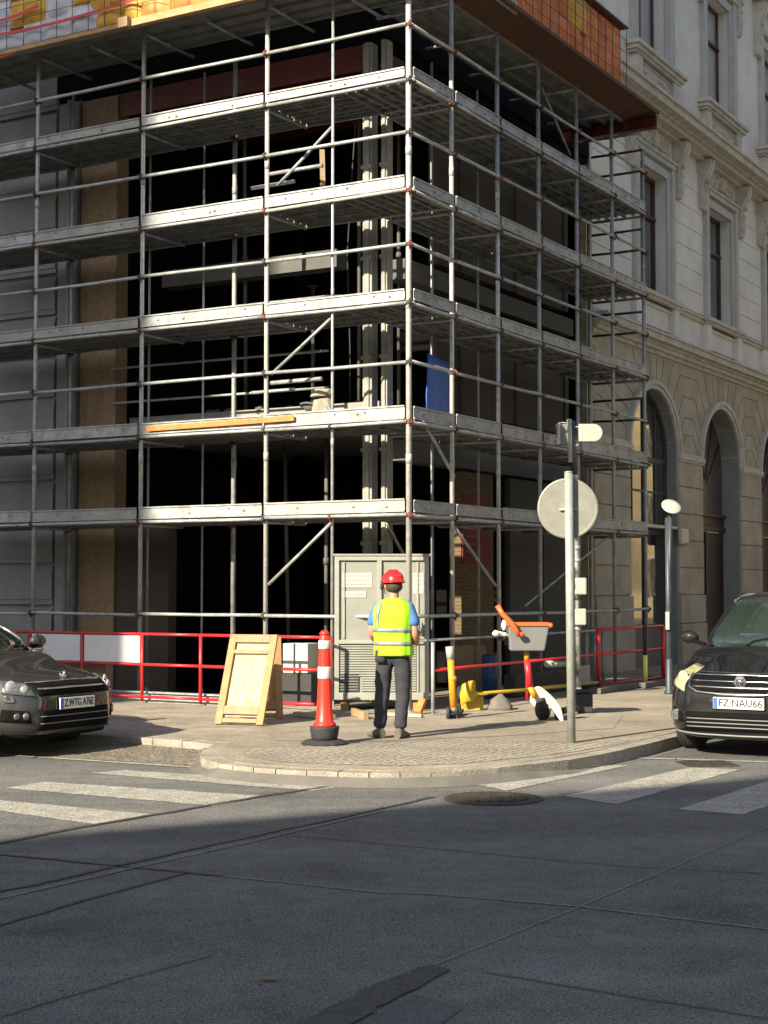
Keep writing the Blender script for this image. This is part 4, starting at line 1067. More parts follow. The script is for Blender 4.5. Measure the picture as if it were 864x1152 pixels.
# ------------------------------------------------------------------ RED AND WHITE DELINEATOR POST
c = G(365, 838)
dp = thing('delineator_post', 'red and white plastic traffic post on a black rubber base on the corner', 'traffic post', (c.x, c.y, .12))
k = c.y/1757
b = MB(); b.lathe((c.x, c.y, .125), [(.235, 0), (.24, .02), (.20, .045), (.17, .05)], 12, smooth=False); b.lathe((c.x, c.y, .172), [(.125, 0), (.135, .03), (.15, .115), (.15, .135), (.11, .14)], 28); b.build('base', RUBB, dp)
zz0, zz1 = .31, 1.255
def rz(z): t_ = (z-zz0)/(zz1-zz0); return .092*(1-t_)+.054*t_
s_ = MB(); prof = [(.115, zz0), (.118, zz0+.02), (.112, zz0+.03)] + [(rz(z)+(.006 if z in () else 0), z) for z in (zz0+.05, zz0+.1)] + [(.084, .42), (.073, .62), (.066, .80), (.060, 1.0), (.056, 1.15), (.054, 1.20), (.042, 1.235), (.02, 1.255)]
s_.lathe((c.x, c.y, 0), prof, 28); so = s_.build('post', REDC, dp)
for z0, z1 in ((.79, .91), (1.09, 1.175)):
    r_ = lambda z: .0672*(1-(z-.79)/.4)+.0575*((z-.79)/.4)
    m = MB(); m.lathe((c.x, c.y, 0), [(r_(z0)+.002, z0), (r_(z0)+.005, z0+.005), (r_(z1)+.005, z1-.005), (r_(z1)+.002, z1)], 28); m.build('white_band', REFL, dp)
m = MB(); m.lathe((c.x, c.y, 0), [(.05, 1.235), (.055, 1.245), (.03, 1.275)], 16); m.build('cap', REDC, dp)

# ------------------------------------------------------------------ CABINET
cy = 20.32; X0, X1 = -.632, .575; Z0c, Z1c = .26, 2.10
cab = thing('equipment_cabinet', 'large pale grey metal cabinet with louvres in front of the worker', 'cabinet', ((X0+X1)/2, cy+.3, .12))
m = MB(); m.box(X0, X1, cy, cy+.75, Z0c, Z1c); m.build('body', CABM, cab, bevel=.006)
m = MB(); D = cy
for (x0, x1, z0, z1) in ((X0-.01, X0+.05, Z0c, Z1c+.02), (X1-.05, X1+.01, Z0c, Z1c+.02), (X0+.05, X1-.05, Z1c-.04, Z1c+.02), (X0+.05, X1-.05, Z0c, Z0c+.09), (-.09, -.03, Z0c+.09, Z1c-.04), (X0+.05, -.09, .98, 1.03), (-.03, X1-.05, .98, 1.03)):
    m.box(x0, x1, D-.035, D-.002, z0, z1)
m.box(X0+.10, X0+.125, D-.02, D-.001, 1.05, Z1c-.06); m.box(X1-.15, X1-.125, D-.02, D-.001, .35, Z1c-.06)
m.box(X0-.03, X1+.04, D-.05, D+.8, Z1c+.021, Z1c+.045)
m.build('frame', CABT, cab, bevel=.004)
for side in ((X0+.06, -.095), (-.025, X1-.16)):
    m = MB(); n = 19
    for i in range(n):
        z = .37+i*.032
        if side[0] < -.5 and z < .56: m.hexa([(side[0]+.28, D-.02, z), (side[1], D-.02, z), (side[1], D-.001, z+.004), (side[0]+.28, D-.001, z+.004), (side[0]+.28, D-.003, z+.026), (side[1], D-.003, z+.026), (side[1], D-.001, z+.027), (side[0]+.28, D-.001, z+.027)])
        else: m.hexa([(side[0], D-.022, z), (side[1], D-.022, z), (side[1], D-.001, z+.004), (side[0], D-.001, z+.004), (side[0], D-.003, z+.026), (side[1], D-.003, z+.026), (side[1], D-.001, z+.027), (side[0], D-.001, z+.027)])
    m.build('louvre_panel', CABM, cab)
m = MB(); m.box(X0+.05, X0+.31, D-.012, D-.002, .36, .60, RUBB)
for i in range(6): m.box(X0+.06, X0+.30, D-.02, D-.0121, .38+i*.036, .395+i*.036, GREYP)
m.build('vent_grille', None, cab)
for (x0, x1, z0, z1, nl) in ((X0+.09, X0+.48, 1.71, 1.90, 3), (X0+.09, X0+.40, 1.58, 1.66, 1), (X1-.20, X1-.06, 1.63, 1.90, 4)):
    m = MB(); m.box(x0, x1, D-.008, D-.002, z0, z1, PAPER)
    for l in range(nl):
        x = x0+.03
        while x < x1-.05:
            w_ = RND.uniform(.02, .06); m.box(x, min(x+w_, x1-.02), D-.0115, D-.0081, z1-.045-l*.055, z1-.03-l*.055, INK); x += w_+.012
    m.build('paper_notice', None, cab)
for x in (X0+.12, -.05, X1-.15):
    m = MB(); m.box(x-.05, x+.05, cy+.02, cy+.7, .125, Z0c-.002); m.build('timber_foot', WOODF, cab)
m = MB(); m.box(X1-.10, X1-.07, D-.06, D-.036, 1.1, 1.25); m.build('handle', GALVD, cab)

def scrap(name, p, q, w_, h, mt, label, cat='timber', group='timber offcuts by the cabinet'):
    m = MB(); m.beam(p, q, w_, h); return single(m.build(name, mt, bevel=.003), label, cat, group)
scrap('timber_offcut', G(333, 806)+Vector((0, 0, .035)), G(374, 810)+Vector((0, 0, .035)), .10, .05, WOODS, 'pale plank lying flat on the pavement behind the red and white post')
scrap('timber_offcut', G(397, 806)+Vector((0, 0, .06)), G(412, 810)+Vector((0, 0, .045)), .06, .09, WOOD, 'short timber block on the ground just left of the worker’s legs')
scrap('timber_offcut', G(435, 806)+Vector((0, 0, .03)), G(475, 808)+Vector((0, 0, .03)), .06, .04, WOODS, 'thin batten on the ground behind the worker’s boots')
scrap('timber_offcut', G(470, 804)+Vector((0, 0, .02)), G(476, 803)+Vector((0, 0, .17)), .09, .06, ORANGE, 'orange-tinted upright timber block at the right foot of the cabinet')

# ------------------------------------------------------------------ SIGN POLES
c = G(643, 836)
sp = thing('sign_pole', 'grey metal post with the plain back of a round traffic sign, nearest the kerb', 'sign', (c.x, c.y, .12))
def zpix(y, dist): return HC+(660-y)*dist/FPX
zt2 = zpix(532, c.y)
m = MB(); m.tube((c.x, c.y, .124), (c.x-.015, c.y, zt2), .043, 16); m.lathe((c.x-.015, c.y, zt2), [(.045, 0), (.045, .012), (.02, .02)], 16); m.build('pole', POLEG, sp)
zc = zpix(571.5, c.y); cc = Vector((c.x-.016, c.y+.075, zc)); ax = Vector((.12, 1, 0)).normalized()
m = MB(); m.lathe(cc, [(.285, 0), (.31, -.012), (.315, .0), (.315, .012), (.30, .014)], 48, ax); m.build('round_sign', SIGNB, sp)
m = MB(); m.lathe(cc+ax*.0145, [(.29, 0), (.29, .003)], 48, ax); m.build('sign_face', mat('red_sign_face', (.5, .02, .02), .4), sp)
m = MB()
for dz_ in (0,): m.beam(cc+Vector((-.09, -.016, dz_-.01)), cc+Vector((.09, -.016, dz_-.01)), .02, .022); m.ball(cc+Vector((.075, -.03, -.01)), .02, .015, .016, 8, 5)
m.build('clamp', GALV, sp)

c = G(650, 783); cD = c.y
s2 = thing('camera_pole', 'dark steel post with two panels on top and two white boxes, behind the round sign', 'pole', (c.x, c.y, .12))
cx2 = (647-432)/FPX*cD
zt3 = zpix(473, cD)
m = MB(); m.tube((c.x, c.y, .124), (cx2+.0, c.y, zt3-.8), .046, 14); m.build('lower_pole', mat('patchy_pole', (.06, .07, .07), .5, .3, .2, 7, col2=(.55, .55, .50), stretch=(1, 1, .6)), s2)
m = MB(); m.tube((cx2, c.y, zt3-.8), (cx2-.03, c.y, zt3), .040, 14); m.build('upper_pole', POLED, s2)
m = MB(); m.tube((cx2-.07, c.y-.05, zt3-.62), (cx2-.08, c.y-.05, zt3), .036, 12); m.ball((cx2-.08, c.y-.05, zt3), .045, .045, .025, 10, 5); m.build('antenna_rod', WHB, s2)
X = lambda px: (px-432)/FPX*cD
m = MB(); m.box(X(627), X(630), cD-.12, cD+.12, zpix(500, cD), zpix(476, cD)); m.build('panel_edge', WHB, s2)
m = MB(); m.box(X(630), X(642), cD-.02, cD+.1, zpix(500.5, cD), zpix(476.5, cD)); m.build('panel', GREYP, s2)
w0, w1, q0, q1 = X(651), X(678), zpix(497, cD), zpix(477, cD); rr = (q1-q0)/2; pl = [(w0, q0), (w1-rr, q0)]+[(w1-rr+rr*math.cos(t_), q0+rr+rr*math.sin(t_)) for t_ in [math.pi*(i/10)-math.pi/2 for i in range(1, 10)]]+[(w1-rr, q1), (w0, q1)]
m = MB(); m.prism(pl, lambda u, v: Vector((u, cD-.09, v)), lambda u, v: Vector((u, cD-.05, v))); m.build('round_plaque', WHB, s2, bevel=.01)
m = MB(); m.tube((cx2-.03, cD, zpix(476, cD)), (X(630), cD, zpix(474.5, cD)), .008, 6); m.tube((cx2, cD, zpix(480, cD)), (w0, cD-.06, zpix(480, cD)), .01, 6); m.tube((cx2, cD, zpix(502, cD)), (w0, cD-.06, zpix(500, cD)), .01, 6); m.build('bracket', GALVD, s2)
for (x0, x1, y0, y1) in ((645.5, 658.5, 669, 650), (645.5, 658, 703, 684.5)):
    m = MB(); m.box(X(x0), X(x1), cD-.13, cD-.047, zpix(y0, cD), zpix(y1, cD)); m.build('white_box', WHB, s2, bevel=.02)
for y in (618, 632, 675, 709):
    m = MB(); m.lathe((cx2+.02, cD, zpix(y, cD)), [(.055, 0), (.058, .01), (.058, .04), (.055, .05)], 14); m.build('band', GALV if y != 675 else RUSTB, s2)
m = MB(); m.lathe((c.x, c.y, .124), [(.13, 0), (.13, .02), (.06, .03), (.055, .12)], 16); m.build('base', GALVD, s2)

c = G(753, 781); cD3 = c.y; X3 = lambda px: (px-432)/FPX*cD3
s3 = thing('mirror_pole', 'dark slate lamp post with a tilted round white disc, left of the right car', 'pole', (c.x, c.y, .12))
m = MB(); m.tube((c.x, c.y, .124), (c.x, c.y, 2.75), .046, 14); m.tube((c.x, c.y, 1.3), (c.x+.03, c.y-.04, 2.8), .03, 10); m.build('pole', POLED, s3)
cc = Vector((X3(754.5), c.y-.08, zpix(570, cD3))); ax = Vector((.15, -.72, .68)).normalized()
m = MB(); m.lathe(cc, [(.11, -.03), (.148, -.01), (.15, .0), (.14, .01), (.08, .02)], 32, ax); m.build('disc', WHB, s3)
m = MB(); m.tube(cc-ax*.02, (c.x, c.y, zpix(582, cD3)), .018, 8); m.build('arm', POLED, s3)
m = MB(); m.box(X3(747), X3(751), c.y-.1, c.y-.05, zpix(708, cD3), zpix(688, cD3)); m.build('white_tag', WHB, s3)
m = MB(); m.lathe((c.x, c.y, .124), [(.075, 0), (.075, .03), (.055, .05), (.052, .5), (.047, .52)], 16); m.build('base', POLED, s3)

# ------------------------------------------------------------------ YELLOW KICK SCOOTER, SHOVEL, CARGO SCOOTER, BITS
def wheel(mb_, c, ax, r, w_, m1=RUBB, m2=GREYP):
    mb_.lathe(Vector(c)-Vector(ax)*w_/2, [(r*.75, 0), (r*.97, w_*.1), (r, w_*.3), (r, w_*.7), (r*.97, w_*.9), (r*.75, w_)], 20, ax, m1)
    mb_.lathe(Vector(c)-Vector(ax)*w_*.45, [(r*.2, 0), (r*.7, .01), (r*.7, w_*.8), (r*.2, w_*.9)], 14, ax, m2)
c = G(510, 809); Dk = c.y; Xk = lambda x: (x-432)/FPX*Dk
es = thing('kick_scooter', 'amber and yellow kick scooter standing upright right of the cabinet', 'scooter', (c.x, c.y, .12))
def P_(x, y, D=None, dy=0):
    D = D or Dk; return Vector(((x-432)/FPX*D, D+dy, HC+(660-y)*D/FPX))
m = MB(); m.tube(P_(510, 795), P_(506.5, 740), .045, 12, r2=.04); m.ball(P_(508.8, 763), .055, .05, .05, 10, 6); m.build('stem', YORA, es)
m = MB(); m.tube(P_(506.5, 741), P_(505.5, 727), .046, 12, r2=.05); m.build('stem_cap', WHB, es)
m = MB(); m.tube(P_(510.5, 799), P_(509.8, 789), .042, 10); m.build('stem_collar', WHB, es)
m = MB(); m.beam(P_(508, 806)+Vector((0, .03, 0)), P_(518, 803)+Vector((.0, .65, .0)), .14, .04); m.build('deck', RUBB, es)
for dx, dy in ((-.06, -.02), (.10, .62)):
    m = MB(); wheel(m, (c.x+dx, c.y+dy, .12+.075), Vector((1, -.15, 0)).normalized(), .075, .04, RUBB, WHB); m.build('wheel', None, es)
m = MB(); m.tube(P_(510.5, 798), (c.x-.06, c.y-.02, .20), .02, 8); m.tube(P_(514, 793), (c.x+.06, c.y+.02, .17), .012, 8); m.build('fork', RUSTB, es)
m = MB(); m.beam(P_(512, 786), P_(517, 772), .02, .05); m.build('lock', RUBB, es)
# shovel
D2 = G(528, 800).y; sh = thing('shovel', 'yellow plastic shovel with a long yellow handle lying against the right fence', 'shovel', (P_(528, 780, D2).x, D2, .12))
rows = []
for j in range(8):
    v = j/7; row = []
    for i in range(8):
        u = i/7; x = 519+16*u-3*math.sin(v*3.1)*(1-u); y = 769+24*v-4*u-2*math.sin(math.pi*u); dep = -.06*math.sin(math.pi*u)*math.sin(math.pi*(.15+.7*v))
        row.append(P_(x, y, D2, dep))
    rows.append(row)
m = MB(); m.grid(rows); o = m.build('blade', YELLOW, sh); q = o.modifiers.new('t', 'SOLIDIFY'); q.thickness = .02; q = o.modifiers.new('s', 'SUBSURF'); q.levels = q.render_levels = 1
pA = P_(533, 780.5, D2); bB, zB = fa(672, 768, AF-.06); m = MB(); m.tube(pA, W(AF-.06, bB, zB), .026, 10); m.tube(pA-Vector((.05, 0, 0)), pA+Vector((.05, .02, 0)), .045, 10); m.build('handle', YELLOW, sh)
m = MB(); m.T = None; p = P_(531, 800, D2, .1)
m.beam(P_(518, 793, D2, .12), P_(544, 793, D2, .12), .03, .22); single(m.build('yellow_box_panel', mat('ochre_panel', (.38, .26, .02), .6)), 'low ochre panel standing on the ground under the yellow shovel blade', 'panel')
# grey sack heap
c = G(563, 800); m = MB(); m.lathe((c.x, c.y+.2, .12), [(.17, 0), (.16, .05), (.10, .13), (.03, .20), (.01, .21)], 14); o = m.build('rubble_sack', SACK); single(o, 'small grey heap of a tied rubble sack behind the yellow shovel handle', 'sack')
for v in o.data.vertices: v.co += Vector((noise.noise(v.co*9), noise.noise(v.co*9+Vector((5, 0, 0))), noise.noise(v.co*9+Vector((0, 7, 0)))*.6))*.035
c = onR(551, 760, .2); m = MB(); m.lathe((c.x, c.y, .125), [(.10, 0), (.11, .02), (.11, .28), (.115, .29), (.11, .30), (.11, .60), (.10, .62)], 18); single(m.build('blue_barrel', BLUEP), 'narrow blue plastic drum behind the right fence near the scooter', 'drum')
for i, (x0, x1, y0, y1) in enumerate(((513, 533, 790, 727), (536, 547, 780, 727))):
    bA = fa(x0, 760, .75)[0]; bBx = fa(x1, 760, .75)[0]
    m = MB(); m.sbox(.75, .78, bA, bBx, .125, fa(x0, y1, .75)[1]); single(m.build('plywood_board', OSB), ['wider brown plywood board standing behind the amber scooter', 'narrower brown plywood board standing next to the blue drum'][i], 'board', 'plywood boards behind the right fence')
# cargo scooter
Dc = G(616, 812).y+.25
cs = thing('cargo_scooter', 'cargo scooter with grey box, orange rim and white front fender by the fence', 'cargo scooter', (P_(612, 800, Dc).x, Dc, .12))
t0 = [P_(570, 703, Dc, -.18), P_(616, 703, Dc, -.18), P_(616, 703, Dc, .22), P_(570, 703, Dc, .22)]
b0_ = [P_(573, 731.5, Dc, -.13), P_(611, 731.5, Dc, -.13), P_(611, 731.5, Dc, .15), P_(573, 731.5, Dc, .15)]
m = MB(); m.hexa(b0_+t0); m.build('cargo_box', GREYP, cs, bevel=.015)
m = MB()
for i in range(4): m.beam(t0[i]+Vector((0, 0, .012)), t0[(i+1) % 4]+Vector((0, 0, .012)), .035, .035)
m.ball(t0[1]+Vector((.015, 0, 0)), .03, .03, .03, 8, 5); m.build('orange_rim', ORP, cs)
m = MB(); m.path([P_(558, 681, Dc, -.22), P_(563, 690, Dc, -.24), P_(573, 700, Dc, -.25), P_(578, 708, Dc, -.25), P_(582, 714, Dc, -.24)], .032, 8); m.ball(P_(584, 713, Dc, -.24), .035, .03, .03, 8, 5, m=None); m.build('handlebar', ORP, cs)
m = MB(); m.ball(P_(566, 703, Dc, -.1), .035, .035, .06, 10, 7, lump=.3); m.ball(P_(557, 712, Dc, -.1), .045, .03, .035, 10, 7, lump=.3); m.tube(P_(556, 712, Dc, -.05), P_(575, 715, Dc, 0), .03, 8); m.build('lever_cluster', CREAM, cs)
m = MB(); m.tube(P_(570, 716, Dc), P_(560, 716, Dc), .05, 8); m.tube(P_(574, 716, Dc, .1), P_(570, 726, Dc, .1), .03, 8); m.build('brake_block', RUBB, cs)
m = MB(); m.tube(P_(591.5, 731, Dc), P_(592.2, 742, Dc), .035, 10, m=YELLOW); m.tube(P_(592.2, 742, Dc), P_(595.5, 772, Dc), .04, 10, m=REDP); m.tube(P_(595.5, 772, Dc), P_(601, 784, Dc), .035, 10, m=YORA); m.build('steering_post', None, cs)
# fender : arched cream shell
rows = []
for j in range(9):
    v = j/8; row = []
    for i in range(9):
        u = i/8; ang = (u-.5)*math.pi
        base = P_(604+21*v, 779+17*v**1.3, Dc); wd = .15*(1-.1*v); hh = .13
        row.append(base+Vector((math.sin(ang)*wd*.6, -math.sin(ang)*wd*.9-.04, math.cos(ang)*hh-.04-(.18*abs(math.sin(ang))**3)*(.4+.6*v))))
    rows.append(row)
m = MB(); m.grid(rows); o = m.build('fender', CREAM, cs); q = o.modifiers.new('t', 'SOLIDIFY'); q.thickness = .015; q = o.modifiers.new('s', 'SUBSURF'); q.levels = q.render_levels = 1
pw = P_(610, 800, Dc); pw.z = .12+.135
m = MB(); wheel(m, pw, Vector((.75, -.65, 0)).normalized(), .135, .07, RUBB, GALVD); m.build('wheel', None, cs)
m = MB(); wheel(m, (P_(627, 804, Dc).x, Dc-.05, .12+.07), Vector((.75, -.65, 0)).normalized(), .07, .05, RUBB, GALVD); m.build('wheel', None, cs)
m = MB(); m.beam(P_(628, 800, Dc), P_(648, 797, Dc, .2), .14, .05); m.build('foot_board', RUBB, cs)
# black rear case, paper board, white tube
Db = G(657, 803).y
m = MB(); m.box(P_(648, 0, Db).x, P_(666, 0, Db).x, Db, Db+.35, .13, .37); m.box(P_(649, 0, Db).x, P_(665, 0, Db).x, Db+.02, Db+.33, .375, .41); single(m.build('black_case', RUBB, bevel=.03), 'black plastic case on the pavement at the foot of the camera pole', 'case')
b0, z0 = fa(653, 780, -.2); b1, z1 = fa(664, 748, -.2); m = MB(); m.sbox(-.2, -.17, b0, b1, .13, z1); single(m.build('pale_board', PAPER), 'pale board standing behind the fence right of the camera pole', 'board')
b0, z0 = fa(538, 750, -.1); 
bq, zq = fa(615, 747, -.42); br, zr_ = fa(636, 747, -.42); m = MB(); m.tube(W(-.42, bq, zq), W(-.42, br, zr_), .05, 12); m.tube(W(-.47, bq+.2, zq), W(-.47, bq+.3, zq), .02, 6); single(m.build('white_bottle', WHB), 'white capsule-shaped container resting on the fence rail left of the poles', 'container')
m = MB(); m.sbox(-.08, .12, fa(575, 760, 0)[0], fa(650, 760, 0)[0], .13, .45); single(m.build('cardboard_carton', OSBD, bevel=.02), 'long brown carton lying behind the cargo scooter and fence', 'carton')
# yellow-green post at right, planks on the ground
bq = fa(726, 760, -.75)[0]; yp = thing('marker_post', 'short yellow marker post with black top beside the end of the right fence', 'marker post', W(-.75, bq, .12))
m = MB(); m.tube(W(-.75, bq, .13), W(-.75, bq, fa(726, 737, -.75)[1]), .038, 10); m.build('post', YGRN, yp)
m = MB(); m.tube(W(-.75, bq, fa(726, 737, -.75)[1]), W(-.75, bq, fa(726, 704, -.75)[1]), .034, 10); m.build('top', RUBB, yp)
m = MB(); m.lathe(W(-.75, bq, .125), [(.14, 0), (.10, .05), (.045, .08)], 12); m.build('foot', PAPER, yp)
for i in range(2):
    m = MB(); m.sbox(-1.05-i*.1+.2, -.85-i*.1+.2, [4.3, 5.9][i], [5.8, 7.4][i], .128, .21); single(m.build('ground_plank', CONCD, bevel=.01), ['nearer dark concrete plank on the ground under the right fence', 'farther dark concrete plank on the ground under the right fence'][i], 'plank', 'concrete planks under the right fence')
for i in range(3):
    bb = [6.0, 6.35, 6.7][i]; m = MB(); m.tube(W(.1, bb, .13), W(.1, bb, 1.05), .03, 8); single(m.build('stacked_pipe', GALVD), ['left pipe of the three upright pipes behind the right fence', 'middle pipe of the three upright pipes behind the right fence', 'right pipe of the three upright pipes behind the right fence'][i], 'pipe', 'upright pipes behind the right fence')

# ------------------------------------------------------------------ WORKER
wx = G(443, 831)
worker = thing('person', 'worker in red helmet and yellow hi-vis vest standing with his back to the viewpoint', 'person', (wx.x, wx.y, .124), None, math.radians(-14))
def local_obj(name, me, m, parent):
    o = bpy.data.objects.new(name, me); col.objects.link(o); o.parent = parent
    me.materials.clear(); me.materials.append(m); return o
def skin_mesh(verts, edgs, radii, sub=2, root=0):
    me = bpy.data.meshes.new('tmp'); me.from_pydata(verts, edgs, []); o = bpy.data.objects.new('tmp', me); col.objects.link(o)
    md = o.modifiers.new('s', 'SKIN'); md.use_smooth_shade = True
    for i, r in enumerate(radii):
        sv = me.skin_vertices[0].data[i]; sv.radius = (r, r) if not isinstance(r, tuple) else r; sv.use_root = (i == root)
    s2_ = o.modifiers.new('u', 'SUBSURF'); s2_.levels = s2_.render_levels = sub
    dg = bpy.context.evaluated_depsgraph_get(); dg.update()
    out = bpy.data.meshes.new_from_object(o.evaluated_get(dg)); bpy.data.objects.remove(o)
    return out
V = []; E_ = []; Rr = []
def ad(p, r, par=None):
    V.append(p); Rr.append(r)
    if par is not None: E_.append((par, len(V)-1))
    return len(V)-1
pel = ad((0, 0, .93), .115); sp1 = ad((0, 0, 1.08), .11, pel); ch = ad((0, -.005, 1.27), .125, sp1); nb_ = ad((0, -.01, 1.43), .075, ch)
nk = ad((0, .0, 1.49), .052, nb_); hb = ad((0, .02, 1.555), .066, nk); hd = ad((0, .022, 1.62), .088, hb); ht = ad((0, .02, 1.70), .06, hd)
arms = []
for s_ in (-1, 1):
    shd = ad((s_*.165, -.005, 1.375), .058, ch); ua = ad((s_*.215, -.02, 1.24), .05, shd)
    el = ad((s_*.235, -.03, 1.09), .042, ua)
    if s_ < 0: fo = ad((-.225, .10, 1.03), .038, el); wr = ad((-.16, .22, 1.05), .027, fo); hp = ad((-.12, .28, 1.07), .034, wr); d_ = Vector((.55, .8, .1)).normalized()
    else: fo = ad((.23, .07, 1.0), .038, el); wr = ad((.21, .2, 1.0), .027, fo); hp = ad((.18, .27, 1.01), .034, wr); d_ = Vector((-.45, .85, .05)).normalized()
    base = Vector(V[hp]); side = d_.cross(Vector((0, 0, 1))).normalized()
    for k, (off, L1) in enumerate(((-.028, .062), (-.010, .072), (.009, .068), (.027, .052))):
        b1 = base+side*off*.9+d_*.035; i1 = ad(tuple(b1), .0095, hp); b2 = b1+d_*L1*.5+Vector((0, 0, -.008)); i2 = ad(tuple(b2), .0088, i1); b3 = b2+d_*L1*.4+Vector((0, 0, -.026)); ad(tuple(b3), .0075, i2)
    t1 = base+Vector((0, 0, .03))+d_*.01; i1 = ad(tuple(t1), .011, hp); ad(tuple(t1+d_*.04+Vector((0, 0, .012))), .009, i1)
# legs: weight on both, slight stance
legs = {-1: [(-.085, .0, .88), (-.12, .02, .48), (-.145, -.03, .10), (-.165, .08, .045)], 1: [(.085, .0, .88), (.095, .01, .48), (.075, -.03, .10), (.085, .10, .045)]}
for s_ in (-1, 1):
    h, kk, an, to = legs[s_]; i = ad(h, .085, pel); i = ad(kk, .055, i); i = ad(an, .038, i); ad(to, .035, i)
me = skin_mesh(V, E_, Rr, 2)
body = local_obj('body', me, SKIN, worker)
# ears, nose added into the body mesh
bm = bmesh.new(); bm.from_mesh(me)
for (p, sc_) in (((-.088, .02, 1.605), (.012, .024, .034)), ((.088, .02, 1.605), (.012, .024, .034)), ((0, .118, 1.60), (.013, .02, .024))):
    bmesh.ops.create_uvsphere(bm, u_segments=10, v_segments=6, radius=1, matrix=Matrix.Translation(p) @ Matrix.Diagonal((*sc_, 1)))
bm.to_mesh(me); bm.free()
for p in me.polygons: p.use_smooth = True
for s_ in (-1, 1):
    m = MB(); m.ball((s_*.034, .104, 1.622), .013, .010, .008, 10, 6); m.build('eye', WHB, worker)
m = MB(); m.ball((0, .112, 1.565), .024, .006, .007, 10, 5); m.build('mouth', mat('lips', (.30, .09, .07), .5), worker)
m = MB(); m.ball((0, .000, 1.60), .094, .104, .075, 18, 10); m.build('hair', HAIR, worker)
for v in worker.children[-1].data.vertices:
    if v.co.y > .06: v.co.y = .06
# trousers
V2 = [(0, 0, 1.02), (0, -.005, .93), (-.085, -.005, .86), (-.115, .01, .66), (-.125, .02, .48), (-.14, -.005, .28), (-.15, -.03, .09), (.085, -.005, .86), (.10, .01, .66), (.10, .01, .48), (.085, -.01, .28), (.075, -.03, .09)]
me = skin_mesh(V2, [(0, 1), (1, 2), (2, 3), (3, 4), (4, 5), (5, 6), (1, 7), (7, 8), (8, 9), (9, 10), (10, 11)], [.135, .15, .112, .098, .085, .074, .070, .112, .098, .085, .074, .070], 3, 1)
for v in me.vertices:
    n_ = Vector((noise.noise(Vector((v.co.x*6, v.co.y*6, v.co.z*11))), noise.noise(Vector((v.co.x*6+9, v.co.y*6, v.co.z*11))), 0)); v.co += n_*.012*(1 if v.co.z < .85 else .4)
    if v.co.z > .95: v.co.x *= 1.08
tr = local_obj('trousers', me, PANTS, worker)
for p in me.polygons: p.use_smooth = True
m = MB()
for s_ in (-1,): m.grid([[Vector((s_*.115+u*.055, -.128-.012*math.cos(u*1.4), .93-v*.13)) for u in (-1, -.5, 0, .5, 1)] for v in (0, .33, .66, 1)])
o = m.build('back_pocket', PANTS, worker); o.modifiers.new('t', 'SOLIDIFY').thickness = .01
# boots
for s_, (x, y) in ((-1, (-.155, -.03)), (1, (.078, -.03))):
    ang = .75 if s_ < 0 else -.15
    R_ = Matrix.Rotation(ang, 4, 'Z'); m = MB(); m.T = Matrix.Translation((x, y, 0)) @ R_
    secs = [(-.085, .036, .10), (-.06, .045, .115), (0, .046, .115), (.07, .047, .085), (.14, .05, .065), (.19, .04, .05), (.21, .02, .035)]
    rows = []
    for (yy, w_, h_) in secs:
        rows.append([Vector((w_*math.cos(t_), yy, max(.0, h_*.5+h_*.5*math.sin(t_)))) for t_ in [2*math.pi*i/14 for i in range(15)]])
    m.grid(rows); m.add(rows[0][:-1], [tuple(range(14))]); m.add(rows[-1][:-1], [tuple(range(14))]); m.build('boot', BOOT, worker)
# t-shirt sleeves (one mesh with torso under the vest)
V3 = [(0, 0, 1.05), (0, 0, 1.22), (0, -.005, 1.36), (-.165, -.005, 1.375), (-.215, -.02, 1.25), (-.232, -.028, 1.165), (.165, -.005, 1.375), (.215, -.02, 1.25), (.232, -.028, 1.165), (0, -.008, 1.45)]
me = skin_mesh(V3, [(0, 1), (1, 2), (2, 3), (3, 4), (4, 5), (2, 6), (6, 7), (7, 8), (2, 9)], [.12, .125, .12, .078, .072, .070, .078, .072, .070, .066], 2, 1)
shirt = local_obj('t_shirt', me, SHIRT, worker)
for p in me.polygons: p.use_smooth = True
# vest : lofted shell
def vest_ring(z, rx, ry, cx_=0, cy_=0, n=40, fold=0):
    out = []
    for i in range(n):
        t_ = 2*math.pi*i/n; cs_, sn = math.cos(t_), math.sin(t_)
        e = 2/2.5; x = rx*math.copysign(abs(cs_)**e, cs_); y = ry*math.copysign(abs(sn)**e, sn)
        f_ = 1+fold*noise.noise(Vector((cs_*2.4, sn*2.4, z*3.5)))
        out.append(Vector((cx_+x*f_, cy_+y*f_, z)))
    return out
prof = [(.87, .198, .152), (.93, .198, .150), (1.0, .196, .145), (1.08, .194, .140), (1.16, .200, .139), (1.24, .208, .140), (1.31, .212, .137), (1.36, .206, .127), (1.40, .188, .110), (1.43, .150, .092), (1.455, .095, .078), (1.47, .075, .070)]
def vestgrid(zs, grow=0, fold=.10):
    rows = []
    for z in zs:
        for k in range(len(prof)-1):
            if prof[k][0] <= z <= prof[k+1][0]+1e-6:
                t_ = (z-prof[k][0])/(prof[k+1][0]-prof[k][0]); rx = prof[k][1]*(1-t_)+prof[k+1][1]*t_; ry = prof[k][2]*(1-t_)+prof[k+1][2]*t_; break
        r = vest_ring(z, rx+grow, ry+grow, 0, -.002, 48, fold); r.append(r[0]); rows.append(r)
    return rows
m = MB(); zs = [.87+.6*i/30 for i in range(31)]; m.grid(vestgrid(zs)); o = m.build('vest', HIVIS, worker); q = o.modifiers.new('t', 'SOLIDIFY'); q.thickness = .012; q.offset = 1
vest = o
for z0, z1 in ((.975, 1.02), (1.115, 1.16)):
    m = MB(); m.grid(vestgrid([z0, (z0+z1)/2, z1], .0145)); o = m.build('reflective_band', SILV, worker); o.modifiers.new('t', 'SOLIDIFY').thickness = .003
